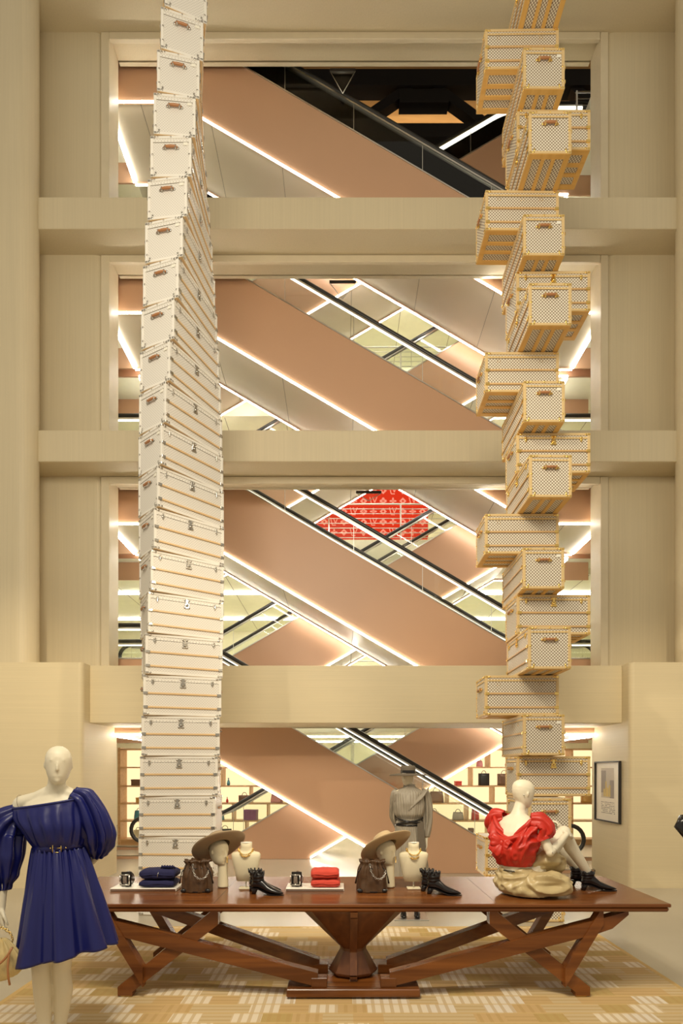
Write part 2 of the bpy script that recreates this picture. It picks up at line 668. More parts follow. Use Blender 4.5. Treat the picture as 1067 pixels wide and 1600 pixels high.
def ribbon(mb, line, w, h, y0, mi=0):
    """bar of rectangular section following an x-z polyline"""
    top = [(x, z + h / 2) for x, z in line]
    bot = [(x, z - h / 2) for x, z in line]
    for i in range(len(line) - 1):
        mb.prism([bot[i], bot[i + 1], top[i + 1], top[i]], y0, y0 + w, 'Y', mi)


def escalator(y0, y1, ul, ur, label, lit=True, end_l=None, end_r=None):
    xl, xr = (-2.78, 3.2) if ul > ur else (-2.7, 3.28)
    zf = .004
    root = empty('escalator', (0, y0, max(min(ul, ur), 0)), 0, label, 'escalator', 'criss-crossing escalators')
    off = Vector(root.location)

    def put(mb, name, m):
        mb.v = [(x - off.x, y - off.y, z - off.z) for x, y, z in mb.v]
        return mb.build(name, m, root)
    X0, X1 = -5.1, 5.3
    low = path_xz(ul, ur, xl, xr, 0, X0, X1)
    top = path_xz(ul, ur, xl, xr, CL, X0, X1)
    poly = clean(clip_poly(low + top[::-1], zf))
    put(MB().prism(poly, y0, y0 + .03), 'cladding_panel', M['pink'])
    put(MB().prism(poly, y1 - .03, y1), 'cladding_panel', M['pink'])
    # stainless capping on the cladding
    for yy in (y0 - .012, y1 - .03):
        mb = MB()
        tp = [p for p in top]
        if min(ul, ur) + CL < .05:
            zmin = .05
            tp = [p for p in path_xz(ul, ur, xl, xr, CL, X0, X1)]
            seg = []
            for a, b in zip(tp, tp[1:]):
                if a[1] < zmin and b[1] < zmin:
                    continue
                if a[1] < zmin:
                    t = (zmin - a[1]) / (b[1] - a[1]); a = (a[0] + (b[0] - a[0]) * t, zmin)
                if b[1] < zmin:
                    t = (zmin - a[1]) / (b[1] - a[1]); b = (a[0] + (b[0] - a[0]) * t, zmin)
                seg += [a, b]
            tp = clean(seg)
        ribbon(mb, tp, .042, .022, yy)
        put(mb, 'capping', M['steel'])
    # underside panels with their seams
    xa, xb = -3.9, 4.36
    lw = path_xz(ul, ur, xl, xr, .02, xa, xb)
    mb = MB()
    under = clip_poly(lw + [(x, z + .04) for x, z in lw][::-1], zf + .01)
    if len(under) > 2:
        mb.prism(clean(under), y0 + .031, y1 - .031)
    for x in np.arange(xa + .55, xb, 1.18):
        for (ax, az), (bx, bz) in zip(lw, lw[1:]):
            if ax <= x < bx:
                z = az + (bz - az) * (x - ax) / (bx - ax)
                if z > .1:
                    mb.box(x, x + .008, y0 + .04, y1 - .04, z - .004, z + .004, mi=1)
    put(mb, 'underside', [M['soffit'], M['seam']])
    # stair band
    mb = MB()
    st = path_xz(ul, ur, xl, xr, 1.0, X0, X1)
    n = 17
    line = [st[0]]
    for i in range(n):
        t0, t1 = i / n, (i + 1) / n
        p, q = st[1], st[2]
        a = (p[0] + (q[0] - p[0]) * t0, p[1] + (q[1] - p[1]) * t0)
        b = (p[0] + (q[0] - p[0]) * t1, p[1] + (q[1] - p[1]) * t1)
        line += [a, (b[0], a[1])] if q[1] < p[1] else [a, (a[0], b[1])]
    line += [st[2], st[3]]
    sp = clip_poly(clean(line) + [(x, z - .15) for x, z in clean(line)][::-1], .03)
    if len(sp) > 2:
        put(MB().prism(clean(sp), y0 + .2, y1 - .2), 'step_band', M['darksteel'])
    # balustrades
    ex0 = X0 if end_l is None else end_l
    ex1 = X1 if end_r is None else end_r
    zl = ul + HR if ul > -.5 else .80
    zr = ur + HR if ur > -.5 else .80
    zl -= .01
    zr -= .01
    hp = path_xz(ul, ur, xl, xr, HR, ex0 + (.23 if end_l else 0), ex1 - (.23 if end_r else 0), zl, zr)
    hp = soften(hp)
    r = .23

    def arc(cx, cz, side):
        return [(cx + side * r * math.sin(t), cz - r + r * math.cos(t)) for t in np.linspace(0, PI, 12)][1:] + [(cx - side * .5, cz - 2 * r)]
    full = list(hp)
    if end_l:
        full = arc(hp[0][0], hp[0][1], -1)[::-1] + full
    if end_r:
        full = full + arc(hp[-1][0], hp[-1][1], 1)
    for yy in (y0 + .06, y1 - .08):
        put(MB().tube([(x, yy + .01, z) for x, z in full], .036, 8), 'handrail', M['rubber'])
        mb = MB()
        ribbon(mb, [(x, z - .052) for x, z in hp], .04, .03, yy - .01)
        put(mb, 'rail_profile', M['steel'])
        if lit:
            mb = MB()
            ribbon(mb, [(x, z - .078) for x, z in hp], .022, .016, yy)
            put(mb, 'rail_light', M['rail_led'])
        g = [(x, z - .06) for x, z in full if z > .2] if False else [(x, z - .05) for x, z in hp]
        base = [(x, z + .01) for x, z in path_xz(ul, ur, xl, xr, CL, hp[0][0], hp[-1][0])]
        gp = clean(clip_poly(base + g[::-1], .03))
        mb = MB().prism(gp, yy, yy + .012)
        for cx, cz, sd, on in ((hp[0][0], hp[0][1], -1, end_l), (hp[-1][0], hp[-1][1], 1, end_r)):
            if on:
                a = [(cx + sd * (r - .04) * math.sin(t), cz - r + (r - .04) * math.cos(t)) for t in np.linspace(.02, PI - .02, 12)]
                mb.prism(a, yy, yy + .012)
        put(mb, 'glass_panel', M['glass'])
        # joints between the panes
        mb = MB()
        for x in np.arange(-4.4, 5, 1.15):
            zb = zt = None
            for L, nm in ((base, 0), (hp, 1)):
                for (ax, az), (bx, bz) in zip(L, L[1:]):
                    if ax <= x < bx:
                        v = az + (bz - az) * (x - ax) / (bx - ax)
                        if nm:
                            zt = v
                        else:
                            zb = v
            if zt and zb is not None and zt > .2:
                mb.box(x, x + .008, yy - .001, yy + .013, max(zb, .03), zt - .06)
        if mb.v:
            put(mb, 'pane_joint', M['steel'])['kind'] = 'stuff'
    # light strips along the lower edges
    if True:
        for yy in (y0 - .016, y1 + .002):
            seg = []
            lo = path_xz(ul, ur, xl, xr, 0, xa, xb)
            for a, b in zip(lo, lo[1:]):
                if a[1] < .03 and b[1] < .03:
                    continue
                if a[1] < .03:
                    t = (.03 - a[1]) / (b[1] - a[1]); a = (a[0] + (b[0] - a[0]) * t, .03)
                if b[1] < .03:
                    t = (.03 - a[1]) / (b[1] - a[1]); b = (a[0] + (b[0] - a[0]) * t, .03)
                seg += [a, b]
            seg = clean(seg)
            if len(seg) > 1:
                mb = MB()
                ribbon(mb, seg, .014, .030, yy)
                put(mb, 'light_strip', M['led'])
        for x, z in ((xa, ul), (xb, ur)):
            if z > .1:
                put(MB().box(x - .02, x + .02, y0 + .05, y1 - .04, z - .012, z + .012), 'light_strip', M['led'])
    return root


NAMES = ['ground floor', 'second storey', 'third storey', 'fourth storey']
for k in range(4):
    u = 2.3 + 3.5 * k
    escalator(9.56, 10.9, u, u - 3.5,
              'rose clad front escalator descending to the right from the %s opening' % NAMES[k],
              lit=(k < 3), end_r=(4.05 if k == 0 else None))
    escalator(11.1, 12.4, u - 3.5, u,
              'rear escalator ascending to the right behind the %s opening' % NAMES[k],
              lit=(k == 3), end_l=(-4.08 if k == 0 else -4.3), end_r=4.9)

# triangular guards hanging from the lintels where the handrails pass beneath
for k, (x, w, h) in enumerate(((.45, .42, .16), (.02, .44, .3), (.02, .42, .40))):
    z = heads[k] + .0
    mb = MB().box(x - w / 2, x + w / 2, 9.52, 9.54, z - .035, z + .005)
    g = empty('triangular_guard', (0, 0, 0), 0, 'small clear triangular guard under the %s opening lintel' % NAMES[k + 1], 'guard', 'escalator guards')
    mb.build('bracket', M['darksteel'], g)
    tri = [(x - w / 2, z - .03), (x + w / 2, z - .03), (x, z - h)]
    MB().prism(tri, 9.525, 9.533).build('guard_pane', M['glass'], g)
    mb = MB()
    for a, b in zip(tri, tri[1:] + tri[:1]):
        mb.tube([(a[0], 9.529, a[1]), (b[0], 9.529, b[1])], .006, 6)
    mb.build('guard_frame', M['steel'], g)


# railings on the far floors
def railing(x0, x1, y, f, label, n=8, post=1.6):
    root = empty('railing', ((x0 + x1) / 2, y, f), 0, label, 'railing', 'railings of the upper floors')
    cx = (x0 + x1) / 2
    for i in range(n):
        z = .10 + i * (.85 - .1) / (n - 1)
        r = .018 if i == n - 1 else .008
        MB().tube([(x0 - cx, 0, z), (x1 - cx, 0, z)], r, 6).build('rail', M['steel'], root)
    x = x0 + .02
    while x <= x1:
        MB().box(x - cx - .015, x - cx + .015, -.02, .02, 0, .86).build('post', M['steel'], root)
        x += post


railing(-3.5, 4.2, 12.85, 6.8, 'steel railing of thin bars in front of the red patterned screen')
railing(-3.5, 4.2, 12.85, 10.3, 'steel railing of thin bars on the third storey behind the escalators')
railing(-3.5, 4.2, 12.85, 3.3, 'steel railing of thin bars on the second storey behind the escalators')
railing(4.46, 7.0, 10.98, 13.79, 'steel railing of thin bars at the top right landing', n=7)

# roof structure seen at the top: boarded wall, dark trusses
struct('wall_back', MB().box(-8.3, 8.3, 13.9, 14.0, 16.55, 19.5), wood_mat('roof_boarding', (.42, .22, .08), (.58, .33, .13), .5, .5))
struct('wall_back', MB().box(-8.3, 8.3, 13.8, 14.0, 13.8, 16.55), mat('charcoal_wall', (.05, .042, .035), .3))
struct('ceiling', MB().box(-8.5, 8.5, 8.6, 14.2, 18.9, 19.1), M['darksteel'])
tr = empty('roof_truss', (0, 13.0, 16.2), 0, 'black steel roof truss with diagonal braces before the wooden boards', 'truss')


def tb(name, a, b, w=.26, h=.26):
    MB().beam(Vector((a[0], 0, a[1] - 16.2)), Vector((b[0], 0, b[1] - 16.2)), w, h).build(name, M['darksteel'], tr)


tb('top_chord', (-6, 17.18), (6.5, 17.18), .3, .36)
tb('bottom_chord', (-6, 16.0), (6.5, 16.0), .3, .3)
for a, b in (((1.55, 17.05), (.15, 16.1)), ((2.1, 17.05), (3.4, 16.1)), ((-1.0, 17.05), (.1, 16.1)), ((4.7, 17.05), (3.5, 16.1)),
             ((5.2, 17.05), (6.3, 16.1)), ((-1.6, 17.05), (-3.0, 16.1))):
    tb('brace', a, b, .2, .2)
tb('plate', (1.3, 16.8), (2.4, 16.8), .24, .3)
for x in (.1, 3.45):
    tb('plate', (x - .25, 16.2), (x + .25, 16.2), .24, .3)

# the red patterned screen on the second storey
rs = empty('display_screen', (.68, 14.5, 6.8), 0, 'tall bright red display screen printed with white monogram letters and flowers, behind the railing', 'display screen')
MB().box(-1.5, 1.5, 0, .12, .76, 2.66, b=.01).build('panel', emit_mat('glowing_red', (.86, .045, .014), .8), rs)  # glow put into the panel's red; it is no lamp
for x in (-1.3, 1.25):
    MB().box(x, x + .05, .03, .09, 0, .78).build('leg', M['steel'], rs)
MONO = emit_mat('printed_rose_white', (.92, .30, .19), 1.0)  # glow put into the colour of the print as well


def mono(mb, kind, cx, cz, s):
    y = -.006
    if kind == 0:      # the interlocked letters L V
        for a, b in (((-.5, .55), (-.25, -.45)), ((-.25, -.45), (.25, -.45)), ((-.1, .55), (.18, -.2)), ((.18, -.2), (.5, .55))):
            mb.beam(Vector((cx + a[0] * s, y, cz + a[1] * s)), Vector((cx + b[0] * s, y, cz + b[1] * s)), .006, .13 * s, up=(0, 0, 1) if abs(a[0] - b[0]) > .4 else (1, 0, 0))
    else:
        pts = []
        for t in range(32):
            a = 2 * PI * t / 32
            if kind == 1:
                r = .5 * s * (.55 + .45 * abs(math.cos(2 * a)))
            elif kind == 2:
                r = .5 * s * (.35 + .65 * abs(math.cos(2 * a)) ** 2)
            else:
                r = .5 * s / (abs(math.cos(a)) + abs(math.sin(a))) * (1.05 if t % 2 else .95)
            pts.append((cx + r * math.cos(a), cz + r * math.sin(a)))
        inner = [(cx + (p[0] - cx) * .35, cz + (p[1] - cz) * .35) for p in pts]
        vs = [(p[0], y, p[1]) for p in pts] + [(p[0], y, p[1]) for p in inner]
        n = len(pts)
        mb.add(vs, [(i, (i + 1) % n, n + (i + 1) % n, n + i) for i in range(n)])
        if kind != 3:
            mb.ball((cx, y, cz), (.07 * s, .004, .07 * s), 8, 4)


mb = MB()
for r in range(7):
    for c in range(12):
        mono(mb, (0, 1, 2, 3)[(c + 2 * (r % 2)) % 4] if r % 2 == 0 else (2, 3, 0, 1)[(c) % 4], -1.36 + c * .247, .90 + r * .262, .18)
mb.build('monogram_print', MONO, rs)['kind'] = 'stuff'

# ---------------------------------------------------------------- lit shelving on the ground floor
GLOW = emit_mat('backlit_opal', (1.0, .74, .40), 1.25)
SHW = wood_mat('shelf_oak', (.50, .28, .11), (.62, .38, .17), .4)
BOXC = {'black': mat('black_goods_leather', (.02, .017, .015), .4), 'brown': mat('brown_goods_leather', (.16, .08, .04), .5),
        'purple': mat('plum_goods_leather', (.22, .05, .16), .5), 'rose': mat('rose_goods_leather', (.55, .2, .2), .5),
        'red': mat('red_goods_leather', (.55, .05, .03), .45), 'teal': mat('teal_goods_leather', (.06, .24, .28), .5),
        'grey': mat('grey_goods_leather', (.3, .27, .22), .5), 'cream': mat('cream_goods_leather', (.7, .6, .4), .5),
        'gold': mat('golden_goods_leather', (.6, .36, .1), .4)}
SY = 13.2


def shelf_unit(x0, x1, rows, splits, label, z0=.12, y=SY):
    root = empty('display_shelf', ((x0 + x1) / 2, y, 0), 0, label, 'shelf', 'backlit display shelves')
    cx = (x0 + x1) / 2
    MB().box(x0 - cx, x1 - cx, .42, .46, z0, rows[-1]).build('back_panel', GLOW, root)
    for x in (x0, x1):
        MB().box(x - cx - .03, x - cx + .03, 0, .46, 0, rows[-1] + .03).build('side_panel', SHW, root)
    for z in rows:
        MB().box(x0 - cx + .03, x1 - cx - .03, 0, .42, z - .02, z + .01).build('shelf_board', SHW, root)
    for i, xs in enumerate(splits):
        for x in xs:
            MB().box(x - cx - .015, x - cx + .015, .01, .42, rows[i] + .01, rows[i + 1] - .02).build('divider', SHW, root)
    MB().box(x0 - cx + .03, x1 - cx - .03, .02, .46, 0, z0).build('plinth', SHW, root)
    return root


ROWS = [.12, .55, .95, 1.35, 1.78, 2.2]
shelf_unit(-5.1, -3.5, ROWS, [[-4.4]] * 5, 'backlit oak shelving at the far left, beside the trunk tower')
shelf_unit(-3.05, -1.15, ROWS, [[-2.2], [-2.5, -1.7], [-2.1], [-2.75, -1.9], [-2.3]], 'backlit oak shelving behind the escalator, left of the centre')
shelf_unit(1.95, 4.1, ROWS, [[2.6, 3.4], [2.9], [2.45, 3.5], [3.0], [2.6, 3.4]], 'backlit oak shelving to the right of the centre, above the red blouse')
shelf_unit(4.5, 6.2, ROWS, [[5.3]] * 5, 'backlit oak shelving at the far right, behind the gold trimmed trunks')


def goods(kind, col, x, row, w, h, d=.16):
    z = ROWS[row] + .011
    what = {'bag': 'handbag', 'box': 'gift box', 'case': 'vanity case', 'vase': 'vase', 'bottle': 'perfume bottle'}[kind]
    nm = {'bag': 'handbag', 'box': 'gift_box', 'case': 'vanity_case', 'vase': 'vase', 'bottle': 'perfume_bottle'}[kind]
    side = 'left' if x < 0 else 'right'
    rn = ['bottom', 'second', 'third', 'fourth', 'top'][row]
    side = 'far left' if x < -3.3 else ('left centre' if x < 0 else ('right centre' if x < 4.3 else 'far right'))
    lab = 'small %s %s on the %s shelf of the %s backlit shelving' % (col, what, rn, side)
    m = BOXC[col]
    root = empty(nm, (x, SY + .16, z), random.uniform(-.2, .2), lab, what.split()[-1], 'goods on the backlit shelves')
    if kind in ('bag', 'case'):
        b = MB()
        n = 8
        rg = []
        for t in np.linspace(0, 1, 6):
            ww = w * (1 - .18 * t ** 2) if kind == 'bag' else w
            dd = d * (1 - .45 * t ** 2) if kind == 'bag' else d
            rg.append([(ww / 2 * sgn_pow(math.cos(a)), dd / 2 * sgn_pow(math.sin(a)), h * t) for a in np.linspace(0, 2 * PI, 17)[:-1]])
        b.loft(rg).build('body', m, root)
        MB().tube([(w * .22 * math.cos(a) * 1.0, 0, h + w * .28 * math.sin(a) - .005) for a in np.linspace(0, PI, 9)], .007, 6).build('carry_handle', BOXC['black'] if col != 'black' else BOXC['brown'], root)
    elif kind == 'box':
        MB().box(-w / 2, w / 2, -d / 2, d / 2, 0, h * .72, b=.004).build('body', m, root)
        MB().box(-w / 2 - .004, w / 2 + .004, -d / 2 - .004, d / 2 + .004, h * .72, h, b=.004).build('box_lid', m, root)
    else:
        MB().lathe([(.01, 0), (w * .45, .005), (w * .5, h * .35), (w * .3, h * .7), (w * .14, h * .8), (w * .18, h)], 14).build('body', m, root)
        MB().lathe([(w * .2, h), (w * .2, h * 1.05), (.004, h * 1.1)], 10).build('stopper', BOXC['black'], root)


def sgn_pow(v, p=.45):
    return math.copysign(abs(v) ** p, v)


for g in (('box', 'brown', -4.75, 3, .2, .14), ('box', 'gold', -4.62, 2, .24, .12), ('bag', 'teal', -4.7, 1, .2, .22), ('bag', 'cream', -4.72, 0, .22, .2),
          ('vase', 'black', -2.95, 4, .1, .22), ('vase', 'teal', -2.62, 3, .08, .16), ('case', 'brown', -2.25, 2, .26, .17), ('bag', 'teal', -2.85, 1, .26, .16),
          ('box', 'purple', -2.1, 1, .3, .24), ('bag', 'brown', -1.85, 0, .40, .25), ('bag', 'rose', -1.5, 2, .28, .2), ('box', 'rose', -1.95, 0, .0, .0),
          ('case', 'rose', -1.45, 1, .28, .15), ('bottle', 'red', -2.65, 2, .06, .12), ('case', 'black', -2.7, 0, .3, .22),
          ('bag', 'brown', 2.2, 2, .34, .26), ('box', 'red', 2.2, 4, .16, .12), ('box', 'red', 2.7, 3, .14, .1), ('case', 'black', 3.3, 3, .24, .28),
          ('case', 'brown', 3.77, 3, .30, .27), ('bottle', 'rose', 2.35, 3, .09, .1), ('bag', 'red', 3.1, 1, .16, .28), ('bag', 'grey', 2.7, 1, .26, .18),
          ('case', 'brown', 3.8, 1, .24, .14), ('box', 'black', 2.25, 0, .2, .26), ('box', 'brown', 3.0, 0, .12, .24), ('box', 'grey', 3.7, 0, .2, .2),
          ('bag', 'rose', 3.2, 4, .14, .14), ('vase', 'red', 3.85, 4, .12, .16), ('bag', 'cream', 2.15, 1, .24, .2),
          ('bag', 'gold', 4.9, 2, .26, .2), ('box', 'cream', 4.95, 3, .2, .16), ('bag', 'brown', 4.9, 1, .28, .22), ('case', 'gold', 5.7, 2, .28, .2)):
    if g[4]:
        goods(*g)

# ---------------------------------------------------------------- trunks
def make_trunk(L, D, H, chk, trim, metal, slat, name, bottom_frame, base=None):
    base = base or slat
    root = empty(name, (0, 0, 0))
    x, y = L / 2, D / 2
    lid = H - .068
    MB().box(-x, x, -y, y, .012, lid - .003, b=.004).build('body', chk, root)
    MB().box(-x, x, -y, y, lid + .001, H - .004, b=.004).build('lid', chk, root)
    # edge trim: bars along all edges
    mb = MB()
    t, w = .006, .026
    for sx in (-1, 1):
        for sy in (-1, 1):
            mb.box(min(sx * x, sx * (x + t)) if sx < 0 else x - w, (-x + w) if sx < 0 else x + t,
                   (-y - t) if sy < 0 else y - w, (-y + w) if sy < 0 else y + t, .008, H - .002, b=.003)
    for z0, z1 in ((.006, .006 + w), (H - .002 - w, H)):
        for sy in (-1, 1):
            mb.box(-x - t, x + t, (-y - t) if sy < 0 else y - .004, (-y + .004) if sy < 0 else y + t, z0, z1, b=.002)
        for sx in (-1, 1):
            mb.box((-x - t) if sx < 0 else x - .004, (-x + .004) if sx < 0 else x + t, -y, y, z0, z1, b=.002)
    mb.build('edge_trim', trim, root)
    # lid band, both sides of the seam, with nails
    mb = MB()
    hw = .020
    for z0, z1 in ((lid - .001, lid + hw),):
        mb.box(-x - .004, x + .004, -y - .004, -y, z0, z1)
        mb.box(-x - .004, x + .004, y, y + .004, z0, z1)
        mb.box(-x - .004, -x, -y, y, z0, z1)
        mb.box(x, x + .004, -y, y, z0, z1)
    mb.build('lid_band', trim, root)
    mb = MB()
    for i in range(22):
        px = -x + .05 + i * (L - .1) / 21
        for sy in (-1, 1):
            mb.ball((px, sy * (y + .004), lid + .010), (.0045, .003, .0045), 6, 4)
    for i in range(11):
        py = -y + .05 + i * (D - .1) / 10
        for sx in (-1, 1):
            mb.ball((sx * (x + .004), py, lid + .010), (.003, .0045, .0045), 6, 4)
    mb.build('nails', metal, root)['kind'] = 'stuff'
    # slats with metal end clips
    for z in (.257, .097):
        for sy in (-1, 1):
            yy = -y - .014 if sy < 0 else y + .001
            s = MB().box(-x + .02, x - .02, yy, yy + .013, z - .0105, z + .0105, b=.003).build('slat', slat, root)
            for sx in (-1, 1):
                MB().box(sx * (x - .022) - .024, sx * (x - .022) + .024, yy - .004, yy + .014, z - .016, z + .016, b=.003).build('slat_clip', metal, s)
        for sx in (-1, 1):
            MB().ball((sx * (x + .005), -y + .018, z), (.006, .012, .012), 8, 5).build('stud', metal, root)
            MB().ball((sx * (x + .005), y - .018, z), (.006, .012, .012), 8, 5).build('stud', metal, root)
    # base: frame and runners
    mb = MB()
    fw = .055 if bottom_frame else .03
    mb.box(-x, x, -y, -y + fw, .002, .013)
    mb.box(-x, x, y - fw, y, .002, .013)
    mb.box(-x, -x + fw, -y + fw, y - fw, .002, .013)
    mb.box(x - fw, x, -y + fw, y - fw, .002, .013)
    mb.build('base_frame', base, root)
    for q in (-1, 1):
        c = q * (y - fw) / 3
        MB().box(-x + fw, x - fw, c - .02, c + .02, 0, .0125).build('runner', base, root)
    # corner caps
    for sx in (-1, 1):
        for sy in (-1, 1):
            for sz in (0, 1):
                z0, z1 = (.004, .036) if sz == 0 else (H - .034, H + .001)
                cx, cy = sx * (x - .012), sy * (y - .012)
                mb = MB().box(cx - .021, cx + .021, cy - .021, cy + .021, z0, z1, b=.009)
                # tongue of the cap on the end face
                mb.ball((sx * (x + .006), sy * (y - .045), z0 + .016), (.005, .016, .012), 8, 5)
                mb.ball((sx * (x - .045), sy * (y + .006), z0 + .016), (.016, .005, .012), 8, 5)
                mb.build('corner_cap', metal, root)
    # lock: hasp plate, round boss, two ears
    mb = MB()
    lz = lid
    mb.box(-.028, .028, -y - .013, -y - .004, lz - .072, lz - .012, b=.006)
    mb.box(-.015, .015, -y - .011, -y - .004, lz - .02, lz + .035, b=.004)
    for q in (-1, 1):
        mb.ball((q * .024, -y - .008, lz + .022), (.012, .006, .012), 10, 6)
        mb.ball((q * .024, -y - .008, lz - .062), (.012, .006, .012), 10, 6)
    mb.tube([(0, -y - .010, lz - .040), (0, -y - .024, lz - .040)], .016, 12)
    mb.build('lock', metal, root)
    for q in (-1, 1):
        cx = q * (x - .10)
        mb = MB()
        mb.ball((cx, -y - .006, lid + .012), (.014, .008, .014), 10, 6)
        mb.ball((cx, -y - .006, lid - .014), (.017, .008, .016), 10, 6)
        mb.box(cx - .006, cx + .006, -y - .016, -y - .004, lid - .042, lid + .016, b=.003)
        mb.build('latch', metal, root)
    # lid hinges' stitched leather seen on the back
    mb = MB()
    for q in (-.28, -.02, .3):
        for i in range(2):
            for j in range(2):
                mb.ball((L * q + i * .03, y + .003, lid - .02 - j * .025), .004, 6, 4)
    mb.build('rivets', metal, root)['kind'] = 'stuff'
    # handles on both ends, with their metal loops
    for sx in (-1, 1):
        ex = sx * (x + .004)
        hz = lid - .075
        pts = [(ex + sx * (.008 + .016 * (1 - abs(q) ** 6.0)), q * .075, hz) for q in np.linspace(-1, 1, 11)]
        h = MB().tube(pts, [.011 + .004 * (1 - abs(q)) for q in np.linspace(-1, 1, 11)], 8).build('carry_handle', M['handle'], root)
        for q in (-1, 1):
            c = MB()
            c.box(min(ex, ex + sx * .03), max(ex, ex + sx * .03), q * .058 - .010, q * .058 + .010, hz - .020, hz + .020, b=.004)
            c.ball((ex + sx * .004, q * .080, hz), (.007, .017, .014), 8, 5)
            c.build('handle_loop', metal, h)
        # upper clips on the end
        for q in (-.33, .0, .33):
            MB().ball((sx * (x + .008), D * q, H - .012), (.006, .009, .010), 8, 5).build('stud', metal, root)
        for q in (-1, 1):
            MB().ball((sx * (x + .005), q * (y - .055), .045), (.006, .011, .018), 8, 5).build('foot_plate', metal, root)
    MB().box(-x - .007, -x - .003, y * 0 - D * .5 + .035, -D * .5 + .085, lid - .042, lid - .008, b=.002).build('address_tag', M['tag'], root)
    return root


TL, TD, TH = .875, .455, .468
PITCH = .47
white = make_trunk(TL, TD, TH, M['w_chk'], M['w_trim'], M['silver'], M['lwood'], 'steamer_trunk', False)
ORD = ['lowest', 'second', 'third', 'fourth', 'fifth', 'sixth', 'seventh', 'eighth', 'ninth', 'tenth', 'eleventh', 'twelfth', 'thirteenth',
       'fourteenth', 'fifteenth', 'sixteenth', 'seventeenth', 'eighteenth', 'nineteenth', 'twentieth', 'twenty-first', 'twenty-second', 'topmost']


def kid_table():
    t = {}
    for q in bpy.data.objects:
        if q.parent:
            t.setdefault(q.parent.name, []).append(q)
    return t


tb_ = kid_table()
for i in range(23):
    o = white if i == 0 else copy_tree(white, None, tb_)
    th = math.radians(5.45 * (i - 1.6))
    o.location = (-1.935, 6.99, .001 + PITCH * i)
    o.rotation_euler = (0, 0, th)
    o['label'] = 'white silver trimmed trunk, %s in the left twisting tower' % ((ORD[i] + ' from the floor') if 0 < i < 22 else ORD[i])
    o['category'] = 'trunk'
    o['group'] = 'white trunks of the left tower'

GL = .845
goldt = make_trunk(GL, TD, TH, M['g_chk'], M['g_trim'], M['gold'], M['gslat'], 'steamer_trunk', True, M['gwood'])
tb_ = kid_table()
PL = {0: (2.283, 6.925, PI / 2), 1: (2.10, 6.93, PI), 2: (2.283, 6.73, -PI / 2), 3: (2.466, 6.93, 0)}
FACE = {0: 'tagged end forward', 1: 'plain back forward', 2: 'untagged end forward', 3: 'lock side forward'}
random.seed(3)
for i in range(23):
    o = goldt if i == 0 else copy_tree(goldt, None, tb_)
    x, y, r = PL[i % 4]
    o.location = (x, y, .001 + PITCH * i)
    o.rotation_euler = (0, 0, r + math.radians(random.uniform(-.7, .7)))
    o['label'] = 'gold trimmed trunk, %s, %s in the right tower' % (FACE[i % 4], (ORD[i] + ' from the floor') if 0 < i < 22 else ORD[i])
    o['category'] = 'trunk'
    o['group'] = 'gold trimmed trunks of the right tower'

